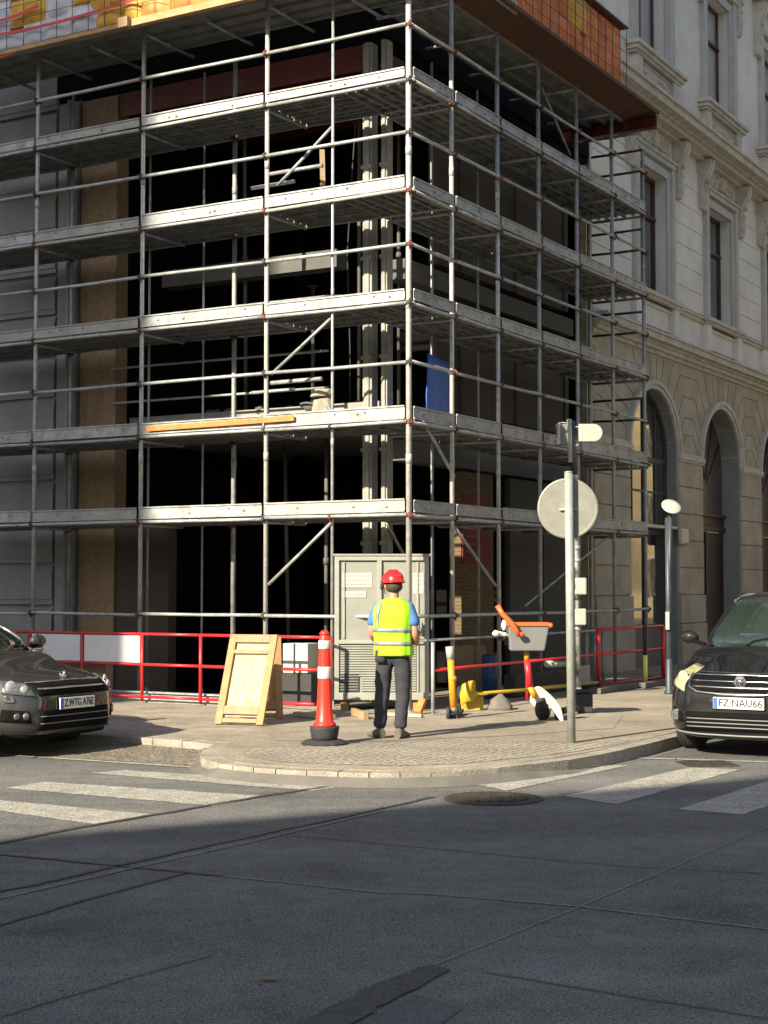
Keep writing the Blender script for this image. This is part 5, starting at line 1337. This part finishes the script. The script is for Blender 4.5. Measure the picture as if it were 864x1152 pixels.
for s_ in (-1,):
    rows = []
    for k in range(14):
        z = 1.16+.28*k/13; vr = vestgrid([z], .0155)[0]
        row = []
        for dx in (-.022, .022):
            x = s_*(.150-(.035*(k/13)**2))+dx
            cand = min([v for v in vr if v.y < 0], key=lambda v: abs(v.x-x)); 
            # interpolate y on the back surface
            pts = sorted([v for v in vr if v.y < .02], key=lambda v: v.x); y = cand.y
            for a_, b__ in zip(pts, pts[1:]):
                if a_.x <= x <= b__.x: y = a_.y+(b__.y-a_.y)*(x-a_.x)/max(1e-6, (b__.x-a_.x))
            row.append(Vector((x, y-.001, z)))
        rows.append(row)
    m = MB(); m.grid(rows); o = m.build('shoulder_band', SILV, worker); o.modifiers.new('t', 'SOLIDIFY').thickness = .003
# helmet with brim and headband
m = MB(); R_ = Matrix.Rotation(math.radians(-4), 3, 'X')
hc = Vector((0, .018, 1.645)); rows = []
for j in range(10):
    ph = math.pi/2*j/9; rr = math.cos(ph)
    rows.append([hc+R_ @ Vector((.118*rr*math.cos(t_), .137*rr*math.sin(t_)+(.0), .128*math.sin(ph)**.9)) for t_ in [2*math.pi*i/32 for i in range(33)]])
m.grid(rows)
rim = []
for sc_, dz_ in ((1.0, .0), (1.08, -.006), (1.08, -.012), (1.0, -.010)):
    rim.append([hc+R_ @ Vector((.118*sc_*math.cos(t_), .137*sc_*math.sin(t_)+(.045*max(0, math.sin(t_))**2 if sc_ > 1 else 0), dz_-(.012*max(0, math.sin(t_)) if sc_ > 1 else 0))) for t_ in [2*math.pi*i/32 for i in range(33)]])
m.grid(rim)
for x in (-.03, 0, .03): m.path([hc+R_ @ Vector((x, .135*math.cos(t_), .130*math.sin(t_)**.9)) for t_ in [math.pi*(i+1)/12 for i in range(11)]], .006, 6)
m.build('helmet', HELM, worker)
m = MB(); m.box(-.125, -.105, .02, .06, 1.60, 1.66); m.ball((-.115, .06, 1.59), .018, .02, .03, 8, 6); m.tube((-.10, .04, 1.60), (-.06, .08, 1.52), .005, 6); m.tube((.10, .04, 1.62), (.06, .08, 1.52), .005, 6); m.build('helmet_strap', RUBB, worker)
for o in worker.children:
    if o.name.split('.')[0] in ('helmet', 'helmet_strap', 'hair', 'eye', 'mouth'): o.data.transform(Matrix.Rotation(math.radians(38), 4, 'Z'))
for v in body.data.vertices:
    if v.co.z > 1.5:
        t_ = min(1, (v.co.z-1.5)/.06)*math.radians(38); x_, y_ = v.co.x, v.co.y; v.co.x = x_*math.cos(t_)-y_*math.sin(t_); v.co.y = x_*math.sin(t_)+y_*math.cos(t_)
# small phone / paper held in hands
m = MB(); m.box(-.10, -.02, .31, .32, 1.04, 1.12); m.build('x2', PAPER); o = bpy.data.objects['x2']; o.name = 'paper_note'
o.matrix_world = worker.matrix_basis.copy() if False else (Matrix.Translation((wx.x, wx.y, .124)) @ Matrix.Rotation(math.radians(-14), 4, 'Z'))
single(o, 'small folded paper held in front of the worker in red helmet', 'paper')

# ------------------------------------------------------------------ CARS
def sub_mesh(verts, faces, levels=2):
    me = bpy.data.meshes.new('tmp'); me.from_pydata([tuple(v) for v in verts], [], faces); o = bpy.data.objects.new('tmp', me); col.objects.link(o)
    bm = bmesh.new(); bm.from_mesh(me); bmesh.ops.recalc_face_normals(bm, faces=bm.faces); bm.to_mesh(me); bm.free()
    s_ = o.modifiers.new('u', 'SUBSURF'); s_.levels = s_.render_levels = levels
    dg = bpy.context.evaluated_depsgraph_get(); dg.update()
    out = bpy.data.meshes.new_from_object(o.evaluated_get(dg)); bpy.data.objects.remove(o); return out
def bool_cut(me, cutters):
    o = bpy.data.objects.new('tmpb', me); col.objects.link(o); tmp = []
    for cm in cutters:
        c_ = bpy.data.objects.new('tmpc', cm); col.objects.link(c_); tmp.append(c_)
        b_ = o.modifiers.new('b', 'BOOLEAN'); b_.operation = 'DIFFERENCE'; b_.object = c_; b_.solver = 'EXACT'
    dg = bpy.context.evaluated_depsgraph_get(); dg.update()
    out = bpy.data.meshes.new_from_object(o.evaluated_get(dg))
    for c_ in tmp: bpy.data.objects.remove(c_)
    bpy.data.objects.remove(o); return out
def text_mesh(s, size):
    cu = bpy.data.curves.new('t', 'FONT'); cu.body = s; cu.size = size; cu.extrude = .002; cu.align_x = 'CENTER'; cu.align_y = 'CENTER'; cu.resolution_u = 3; cu.offset = .0012
    o = bpy.data.objects.new('t', cu); col.objects.link(o); dg = bpy.context.evaluated_depsgraph_get(); dg.update()
    me = bpy.data.meshes.new_from_object(o.evaluated_get(dg)); bpy.data.objects.remove(o); return me

def make_car(name, label, loc, fwd, paint, P, glass=CARGL):
    """car: local +x forward. P = dimensions dict"""
    rot = math.atan2(fwd.y, fwd.x)
    root = thing(name, label, 'car', loc, 'parked cars', rot)
    if not rot: OFF[root.name] = Vector((0, 0, 0))
    w_ = P['w']; ft = P['len']/2; hz = P['hood']; nz = P['nose']; belt = P['belt']
    # stations : x, half width, z bottom, z shoulder, z top-centre
    st = [(ft-.00, w_*.50, .30, nz-.20, nz-.12), (ft-.03, w_*.66, .20, nz-.06, nz), (ft-.16, w_*.84, .17, nz+.00, nz+.07), (ft-.36, w_*.94, .17, nz+.05, nz+.12),
          (ft-.70, w_*.985, .18, hz-.12, hz-.06), (ft-1.05, w_, .19, hz-.03, hz+.03), (P['wx']-.02, w_, .19, belt-.01, belt+.04), (P['wx']-.5, w_, .19, belt+.01, belt+.04), (-.3, w_, .19, belt+.03, belt+.05), (-1.0, w_, .19, belt+.05, belt+.06),
          (-ft+.6, w_*.98, .2, belt+.06, belt+.07), (-ft+.2, w_*.93, .22, belt+.04, belt+.05), (-ft+.04, w_*.80, .28, belt-.05, belt-.02), (-ft, w_*.6, .35, belt-.2, belt-.15)]
    vs = []; fs = []
    for (x, hw_, zb_, zs_, zt__) in st:
        bow = .10*(1 if x > ft-.5 else 0)
        half = [(0, zb_), (hw_*.80, zb_), (hw_*.97, zb_+.08), (hw_, zb_+(zs_-zb_)*.38), (hw_*.995, zb_+(zs_-zb_)*.68), (hw_*.955, zs_-.03), (hw_*.86, zs_+.015), (hw_*.45, zt__-.008), (0, zt__)]
        ring = half+[(-y, z) for (y, z) in half[-2:0:-1]]
        vs += [Vector((x, y, z)) for y, z in ring]
    n = 16
    for k in range(len(st)-1):
        for i in range(n): fs.append((k*n+i, k*n+(i+1) % n, (k+1)*n+(i+1) % n, (k+1)*n+i))
    def cap(o_):
        # quads across the ring
        for i in range(0, 8):
            a_ = i; b__ = i+1; c_ = (n-(i+1)) % n; d__ = (n-i) % n
            if i == 0: fs.append((o_+0, o_+1, o_+15))
            elif i == 7: fs.append((o_+7, o_+8, o_+9))
            else: fs.append((o_+a_, o_+b__, o_+c_, o_+d__))
    cap(0); cap((len(st)-1)*n)
    me = sub_mesh(vs, fs, 3)
    cut = []
    for wxx in (P['wf'], P['wr']):
        for s_ in (-1, 1):
            m = MB(); m.lathe((wxx, s_*(w_+.1), P['r']+.01), [(P['r']+.055, 0), (P['r']+.055, .42)], 32, Vector((0, -s_, 0)))
            c_ = bpy.data.meshes.new('c'); c_.from_pydata([tuple(v) for v in m.v], [], m.f); bm = bmesh.new(); bm.from_mesh(c_); bmesh.ops.remove_doubles(bm, verts=bm.verts, dist=1e-5); bmesh.ops.recalc_face_normals(bm, faces=bm.faces); bm.to_mesh(c_); bm.free(); cut.append(c_)
    bm = bmesh.new(); bm.from_mesh(me); bvh = BVHTree.FromBMesh(bm); bm.free()
    me2 = bool_cut(me, cut)
    if len(me2.polygons) < 100: me2 = me
    body_ = local_obj('body', me2, paint, root)
    for p in me2.polygons: p.use_smooth = True
    def hit(y, z, dirn=Vector((-1, 0, 0)), off=.006):
        d_ = dirn.normalized(); o_ = Vector((ft-.4, 0, 0)) if False else None
        org = Vector((ft, y, z))-d_*3
        h_, nrm, idx, dist = bvh.ray_cast(org, d_)
        if h_ is None: return Vector((ft-.3, y, z))
        if nrm.dot(d_) > 0: nrm = -nrm
        return h_+nrm*off
    def patch(name_, quad, m_, off=.006, nu=10, nv=6, dirn=Vector((-1, 0, 0)), parent=root, thick=.0):
        """quad: four (y,z) corners, bilinear, projected on the body"""
        (a_, b__, c_, d__) = [Vector((q[0], q[1])) for q in quad]; rows = []
        for j in range(nv+1):
            v = j/nv; row = []
            for i in range(nu+1):
                u = i/nu; p = (a_*(1-u)+b__*u)*(1-v)+(d__*(1-u)+c_*u)*v; row.append(hit(p.x, p.y, dirn, off))
            rows.append(row)
        m = MB(); m.grid(rows, True); o_ = m.build(name_, m_, parent)
        q_ = o_.modifiers.new('t', 'SOLIDIFY'); q_.thickness = .012; q_.offset = 0
        return o_
    def line(name_, pts, m_, r=.008, off=.008, dirn=Vector((-1, 0, 0)), parent=root):
        P3 = []
        for a_, b__ in zip(pts, pts[1:]):
            for s_ in range(6):
                u = s_/6; P3.append(hit(a_[0]*(1-u)+b__[0]*u, a_[1]*(1-u)+b__[1]*u, dirn, off))
        P3.append(hit(*pts[-1], dirn, off)); m = MB(); m.path(P3, r, 6); return m.build(name_, m_, parent)
    # greenhouse
    wb_ = w_*.90; wr_ = w_*P.get('roofw', .70); rz_ = P['roof']
    gx = [(P['wx'], belt+.0, 0), (P['wx']-.38, belt+(rz_-belt)*.50, .5), (P['wx']-.78, rz_-.07, .93), (P['wx']-1.15, rz_-.012, 1), (-.35, rz_, 1), (-1.1, rz_-.03, 1), (-ft+.75, rz_-.12, .95), (-ft+.35, belt+.25, .4), (-ft+.15, belt+.03, 0)]
    vs = []; fs = []; nn = 11
    for (x, zt__, t_) in gx:
        z0 = belt-.02; hh = zt__-z0; ws = wb_; wt = wb_+(wr_-wb_)*t_
        half = [(ws, z0), (ws+(wt-ws)*.45+.012, z0+hh*.45), (wt+.01, z0+hh*.86), (wt*.90, z0+hh*.97), (wt*.5, zt__+.012*t_), (0, zt__+.018*t_)]
        ring = half+[(-y, z) for y, z in half[-2::-1]]
        bowx = 0
        for (y, z) in ring:
            bx_ = -.16*(abs(y)/wb_)**2 if x > 0 else .10*(abs(y)/wb_)**2
            vs.append(Vector((x+bx_, y, z)))
    for k in range(len(gx)-1):
        for i in range(nn-1): fs.append((k*nn+i, k*nn+i+1, (k+1)*nn+i+1, (k+1)*nn+i))
    for k in (0, len(gx)-1): fs.append(tuple(k*nn+i for i in range(nn)))
    gme = sub_mesh(vs, fs, 2); bm = bmesh.new(); bm.from_mesh(gme); bvg = BVHTree.FromBMesh(bm); bm.free()
    local_obj('windows', gme, glass, root)
    for p in gme.polygons: p.use_smooth = True
    def down(x, y, off=.008):
        h_ = None; q = y
        for _ in range(30):
            h_, nr, i_, d_ = bvg.ray_cast(Vector((x, q, 3)), Vector((0, 0, -1)))
            if h_ is not None: break
            q *= .992
        if h_ is None: return Vector((x, y, belt))
        if nr.z < 0: nr = -nr
        return h_+nr*off
    # roof skin
    rows = []
    for k in range(17):
        x = P['wx']-.86-(P['wx']-.86+ft-.72)*k/16; rows.append([down(x-.10*(u*u), u*wr_*.985) for u in [-1+i/8 for i in range(17)]])
    m = MB(); m.grid(rows); o_ = m.build('roof', paint, root); q_ = o_.modifiers.new('t', 'SOLIDIFY'); q_.thickness = .014
    # pillars
    def side_pt(x, z, s_, off=.006):
        h_, nr, i_, d_ = bvg.ray_cast(Vector((x, s_*2, z)), Vector((0, -s_, 0)))
        if h_ is None: return None
        if nr.dot(Vector((0, s_, 0))) < 0: nr = -nr
        return h_+nr*off
    for s_ in (-1, 1):
        # A pillar follows the windscreen edge
        pts = []
        for k in range(10):
            t_ = k/9; x = P['wx']-.10-(.80)*t_; y = s_*(wb_*(1-t_)*.985+wr_*t_*1.0); pts.append(down(x, y*.93, .004))
        m = MB(); m.path(pts, .026, 8); m.build('pillar', paint, root)
        for xx, lean_ in ((P['wx']-1.35, .1), (P['wx']-2.3, .12)):
            p0 = side_pt(xx, belt+.03, s_); p1 = side_pt(xx-lean_, rz_-.12, s_)
            if p0 and p1: m = MB(); m.tube(p0, p1, .03, 8); m.build('pillar', BLKP, root)
        m = MB(); pts = [down(P['wx']-.9-(P['wx']-.9+ft-.8)*k/8, s_*wr_*.93, .03) for k in range(9)]; m.path(pts, .014, 6); m.build('roof_rail', CHROME if P.get('rail') else paint, root)
        # mirror
        my = s_*(w_+.10); m = MB(); m.ball((P['wx']-.38, my, belt+.10), .065, .115, .078, 16, 10); m.build('mirror', P.get('mir', paint), root); 
        m = MB(); m.beam(Vector((P['wx']-.36, s_*(w_*.9), belt+.02)), Vector((P['wx']-.37, my-s_*.04, belt+.07)), .06, .04); m.build('mirror_arm', BLKP, root)
        # wheels
        for wxx in (P['wf'], P['wr']):
            r_ = P['r']; m = MB(); m.lathe((wxx, s_*(w_-.03), r_), [(r_*.66, 0), (r_*.93, .0), (r_, .03), (r_, .17), (r_*.93, .20), (r_*.6, .20)], 36, Vector((0, -s_, 0)))
            for g_ in range(4): m.lathe((wxx, s_*(w_-.062-g_*.035), r_), [(r_+.003, 0), (r_+.003, .018)], 36, Vector((0, -s_, 0)))
            ty = m.build('wheel', RUBB, root)
            m = MB(); m.lathe((wxx, s_*(w_-.036), r_), [(.03, -.002), (.05, .01), (r_*.62, .035), (r_*.67, -.002), (r_*.67, .15), (.05, .15)], 28, Vector((0, -s_, 0)))
            for g_ in range(5):
                an = 2*math.pi*g_/5; m.beam(Vector((wxx+.04*math.cos(an), s_*(w_-.035), r_+.04*math.sin(an))), Vector((wxx+r_*.62*math.cos(an), s_*(w_-.04), r_+r_*.62*math.sin(an))), .05, .02, up=Vector((0, 1, 0)))
            m.build('rim', GALVD, ty)
    # wipers
    for y0 in (-.45, .15):
        pts = [down(P['wx']-.10-.06*k/4-.10*((y0+k*.13)/wb_)**2, y0+k*.13, .02) for k in range(5)]; m = MB(); m.path(pts, .008, 6); m.build('wiper', BLKP, root)
    P['extra'](root, patch, line, hit, w_, ft)
    # number plate
    pz = P['plate_z']; c_ = hit(0, pz, off=.012); pw = .26; ph = .057
    m = MB(); m.box(c_.x-.008, c_.x+.014, -pw, pw, pz-ph, pz+ph); pl_ = m.build('number_plate', PLATE, root, bevel=.003)
    m = MB(); m.box(c_.x+.0142, c_.x+.016, -pw+.004, -pw+.045, pz-ph+.004, pz+ph-.004); m.build('plate_band', PBLUE, pl_)
    tm = text_mesh(P['plate'], .105); 
    for v in tm.vertices:
        x, y, z = v.co; v.co = Vector((c_.x+.0165+z, x*1.0+.02, y+pz))
    wdt = max(v.co.y for v in tm.vertices)-min(v.co.y for v in tm.vertices)
    for v in tm.vertices: v.co.y = (v.co.y-.02)*(.44/wdt)+.02
    local_obj('plate_lettering', tm, PBLK, pl_)
    m = MB(); m.box(c_.x-.012, c_.x-.0085, -pw-.012, pw+.012, pz-ph-.010, pz+ph+.010); m.build('plate_holder', BLKP, root)
    return root

# NOTE text/blue band orientation: local +y is the car's left; seen from the front that is on the viewer's right.
def extraR(root, patch, line, hit, w_, ft):
    # grille : chrome outlined wing grille with bars
    patch('grille', [(-.50, .66), (.50, .66), (.56, .80), (-.56, .80)], BLKP, .004, 16, 4)
    line('grille_trim', [(-.58, .81), (-.3, .81), (0, .815), (.3, .81), (.58, .81)], CHROME, .011, .012)
    line('grille_trim', [(-.58, .81), (-.53, .70), (-.44, .655), (-.2, .64), (0, .635), (.2, .64), (.44, .655), (.53, .70), (.58, .81)], CHROME, .013, .012)
    line('grille_bar', [(-.53, .755), (-.2, .755), (.2, .755), (.53, .755)], CHROME, .009, .014)
    line('grille_bar', [(-.50, .705), (-.2, .70), (.2, .70), (.50, .705)], CHROME, .011, .014)
    c_ = hit(0, .745, off=.02)
    m = MB(); m.lathe(c_, [(.03, 0), (.062, .004), (.072, .014), (.060, .020), (.02, .022)], 6, Vector((1, 0, 0)), smooth=False); m.lathe(c_+Vector((.02, 0, 0)), [(.03, 0), (.036, .006), (.02, .012)], 20, Vector((1, 0, 0))); m.build('emblem', CHROME, root)
    for s_ in (-1, 1):
        d_ = Vector((-1, -s_*.45, -.05))
        q = [(s_*.60, .655), (s_*.92, .76), (s_*.88, .97), (s_*.70, .93)]
        patch('headlight', q, LAMPY, .010, 10, 8, Vector((-1, -s_*.35, -.10)))
        c2 = hit(s_*.76, .80, Vector((-1, -s_*.35, -.1)), .014); m = MB(); m.lathe(c2, [(.075, -.012), (.07, .004), (.055, .012), (.02, .014)], 20, Vector((1, s_*.5, .1))); m.build('headlight_lens', mat('lens_glass', (.34, .33, .22), .08, 0, .2, 30, coat=1.0), root)
        patch('fog_recess', [(s_*.60, .35), (s_*.78, .36), (s_*.77, .49), (s_*.64, .45)], BLKP, .006, 6, 5, Vector((-1, -s_*.2, 0)))
        c2 = hit(s_*.70, .415, Vector((-1, -s_*.2, 0)), .015); m = MB(); m.lathe(c2, [(.05, -.01), (.05, .004), (.03, .012), (.01, .014)], 18, Vector((1, s_*.2, 0))); m.build('fog_light', LAMPC, root)
        m = MB(); m.lathe(c2, [(.052, -.006), (.062, .006), (.052, .012)], 20, Vector((1, s_*.2, 0))); m.build('fog_ring', CHROME, root)
    patch('air_intake', [(-.58, .27), (.58, .27), (.55, .46), (-.55, .46)], BLKP, .004, 16, 4)
    for z in (.31, .35, .39): line('intake_bar', [(-.55, z), (0, z), (.55, z)], GREYP, .006, .010)
    line('bumper_trim', [(-.80, .25), (-.4, .235), (0, .23), (.4, .235), (.80, .25)], GREYP, .010, .006)
    line('hood_seam', [(-.80, .86), (-.6, .845), (0, .84), (.6, .845), (.80, .86)], RUBB, .004, .001)
def extraL(root, patch, line, hit, w_, ft):
    m = MB(); m.tube((ft-1.02, .62, .99), (ft-1.16, .64, 1.24), .006, 6, r2=.003); m.build('antenna', BLKP, root)
    patch('grille', [(-.50, .60), (.50, .60), (.54, .72), (-.54, .72)], BLKP, .004, 16, 4)
    line('grille_trim', [(-.56, .725), (-.3, .73), (0, .735), (.3, .73), (.56, .725)], CHROME, .008, .010)
    line('grille_bar', [(-.50, .665), (0, .67), (.50, .665)], CHROME, .012, .012)
    c_ = hit(0, .765, off=.02)
    m = MB(); m.lathe(c_-Vector((.02, 0, 0)), [(.034, 0), (.044, .004), (.044, .012), (.034, .016)], 20, Vector((1, 0, .4))); m.tube(c_-Vector((.01, 0, .04)), c_+Vector((.01, 0, .05)), .008, 6); m.build('emblem', CHROME, root)
    for s_ in (-1, 1):
        q = [(s_*.56, .60), (s_*.90, .66), (s_*.90, .80), (s_*.64, .74)]
        patch('headlight', q, LAMPC if s_ < 0 or True else LAMPY, .010, 10, 8, Vector((-1, -s_*.45, -.10)))
        for yy, zz_, rr_ in ((.80, .715, .06), (.68, .675, .042)):
            c2 = hit(s_*yy, zz_, Vector((-1, -s_*.45, -.1)), .014); m = MB(); m.lathe(c2, [(rr_, -.012), (rr_*.96, .004), (rr_*.7, .012), (rr_*.3, .014)], 20, Vector((1, s_*.5, .1))); m.build('headlight_lens', mat('bright_lens', (.28, .29, .28), .08, 0, .3, 30, coat=1.0), root)
        patch('turn_signal', [(s_*.80, .54), (s_*.92, .55), (s_*.92, .62), (s_*.82, .60)], AMBER if s_ > 0 else LAMPC, .008, 5, 4, Vector((-1, -s_*.6, 0)))
        patch('fog_recess', [(s_*.60, .34), (s_*.88, .36), (s_*.86, .48), (s_*.64, .46)], BLKP, .006, 6, 5, Vector((-1, -s_*.3, 0)))
        for yy in (.66, .74):
            c2 = hit(s_*yy, .41, Vector((-1, -s_*.3, 0)), .012); m = MB(); m.lathe(c2, [(.038, -.01), (.038, .006), (.02, .014), (.01, .014)], 16, Vector((1, s_*.3, 0))); m.build('fog_light', LAMPC, root)
    patch('air_intake', [(-.52, .26), (.52, .26), (.50, .46), (-.50, .46)], BLKP, .004, 16, 4)
    for z in (.33, .40): line('intake_bar', [(-.5, z), (0, z), (.5, z)], GREYP, .006, .010)
    line('bumper_trim', [(-.85, .22), (-.4, .205), (0, .20), (.4, .205), (.85, .22)], BLKP, .012, .008)
    line('hood_seam', [(-.80, .80), (-.6, .765), (0, .755), (.6, .765), (.80, .80)], RUBB, .004, .001)

fc = W(-4.97, -2.12, 0); ln = 4.5
make_car('parked_car', 'black people carrier with yellowed headlights parked beside the right pavement', fc+Rd*(ln/2), -Rd, CARB,
         dict(w=.90, len=ln, hood=1.02, nose=.74, belt=1.06, roof=1.66, wx=ln/2-1.02, wf=ln/2-.86, wr=-ln/2+.75, r=.325, plate='FZ:NAU66', plate_z=.555, roofw=.74, rail=True, extra=extraR))
ln = 4.3; fc = W(.97, -5.2, .03)
make_car('parked_car', 'dark grey hatchback with clear headlights parked at the left behind the crosswalk', fc+Ld*(ln/2), -Ld, CARG,
         dict(w=.88, len=ln, hood=.93, nose=.70, belt=.98, roof=1.46, wx=ln/2-1.05, wf=ln/2-.88, wr=-ln/2+.78, r=.305, plate='Z.WTG A76E', plate_z=.515, roofw=.70, extra=extraL))

# ------------------------------------------------------------------ SURROUNDING BLOCKS (behind the viewpoint; they cast the shade and fill the reflections)
SUNAZ = Vector((.64, .77, 0)).normalized(); EL = math.radians(29)
def block(name, label, p, ux, L_, depth_dir, D_, h, wm, rows_, sp_=3.0, z0=0):
    root = thing(name, label, 'building', (p.x, p.y, 0)); ux = ux.normalized(); dd = depth_dir.normalized(); up = Vector((0, 0, 1))
    m = MB(); q = [p, p+ux*L_, p+ux*L_+dd*D_, p+dd*D_]; m.hexa([v+up*z0 for v in q]+[v+up*h for v in q]); m.build('wall', wm, root)
    m = MB(); q2 = [p-dd*.4-ux*.0, p+ux*L_-dd*.4, p+ux*L_+dd*D_, p+dd*D_]; m.hexa([v+up*(h+.002) for v in q2]+[v+up*(h+.4) for v in q2]); m.build('roof', TRIM, root)
    nwin = int(L_/sp_)
    g = MB(); f = MB()
    for r in range(rows_):
        zz = 1.0+r*3.6
        for i in range(nwin):
            if (r*nwin+i) >= 96: break
            a_ = p+ux*(1.0+i*sp_)-dd*.03
            f = MB(); f.hexa([a_+up*zz-ux*.15, a_+up*zz+ux*1.35, a_+up*zz+ux*1.35+dd*.029, a_+up*zz-ux*.15+dd*.029, a_+up*(zz+2.4)-ux*.15, a_+up*(zz+2.4)+ux*1.35, a_+up*(zz+2.4)+ux*1.35+dd*.029, a_+up*(zz+2.4)-ux*.15+dd*.029]); fo = f.build('window', TRIM, root)
            g = MB(); a2 = a_-dd*.02; g.hexa([a2+up*(zz+.15), a2+up*(zz+.15)+ux*1.2, a2+up*(zz+.15)+ux*1.2+dd*.019, a2+up*(zz+.15)+dd*.019, a2+up*(zz+2.25), a2+up*(zz+2.25)+ux*1.2, a2+up*(zz+2.25)+ux*1.2+dd*.019, a2+up*(zz+2.25)+dd*.019]); g.build('pane', GLASS, fo)
    return root
# right street, opposite side
block('apartment_block', 'long plastered apartment block across the right-hand street, outside the view', W(-17, 4), Rd, 46, -Ld, 10, 17, FARW, 4)
block('street_end_block', 'sunlit ochre apartment block closing the far end of the right-hand street, outside the view', W(-34, 64), Ld, 32, Rd, 10, 20, mat('ochre_plaster', (.16, .12, .06), .9, 0, .5, .35, col2=(.52, .41, .22)), 5)
# block whose roof edge shades the road in the foreground
tn = math.tan(EL); back = 35.0; hB = back*tn-.75
e0 = Vector((-2.57, 10.53, 0)); e1 = Vector((3.38, 13.95, 0)); ed = (e1-e0).normalized()
pB = Vector((0, 12.05, 0))-SUNAZ*back
dB = Vector((ed.y, -ed.x, 0));  dB = dB if dB.dot(SUNAZ) < 0 else -dB
block('shading_block', 'apartment block behind the viewpoint whose roof edge shades the foreground road', pB-ed*30, ed, 48, dB, 10, hB, FARW, 5)
# tall block at left behind: its vertical edge shades the left part of the scaffold
eP = W(4.15, 0) - SUNAZ*34
lt = Vector((-SUNAZ.y, SUNAZ.x, 0)); lt = lt if lt.x < 0 else -lt
block('corner_tower_block', 'tall apartment block to the left behind the viewpoint shading the left scaffold bays', eP, lt, 16, -SUNAZ, 6, 30, FARW, 7)

# ------------------------------------------------------------------ LIGHT, SKY, CAMERA
sun = bpy.data.lights.new('sun', 'SUN'); sun.energy = 5.0; sun.angle = math.radians(.5); sun.color = (1.0, .885, .69)
so_ = bpy.data.objects.new('sun', sun); col.objects.link(so_)
dirv = Vector((SUNAZ.x*math.cos(EL), SUNAZ.y*math.cos(EL), -math.sin(EL)))
so_.rotation_euler = dirv.to_track_quat('-Z', 'Y').to_euler()
wd = bpy.data.worlds.new('World'); sc.world = wd; wd.use_nodes = True; nt = wd.node_tree
sky = nt.nodes.new('ShaderNodeTexSky'); sky.sky_type = 'NISHITA'; sky.sun_disc = False; sky.sun_elevation = EL
sky.sun_rotation = math.atan2(-SUNAZ.x, -SUNAZ.y) % (2*math.pi); sky.air_density = 1.0; sky.dust_density = 1.8; sky.ozone_density = 1.0
nt.links.new(sky.outputs['Color'], nt.nodes['Background'].inputs['Color']); nt.nodes['Background'].inputs['Strength'].default_value = .074
cam = bpy.data.cameras.new('camera'); co = bpy.data.objects.new('camera', cam); col.objects.link(co)
cam.sensor_fit = 'VERTICAL'; cam.sensor_height = 36; cam.lens = FPX/1152*36; cam.clip_end = 1000
co.location = CAM; co.rotation_euler = (math.pi/2+PIT, 0, 0)
sc.camera = co
sc.view_settings.view_transform = 'Standard'; sc.view_settings.look = 'None'; sc.view_settings.gamma = 1; sc.view_settings.exposure = 1.34
sc.view_settings.use_curve_mapping = False
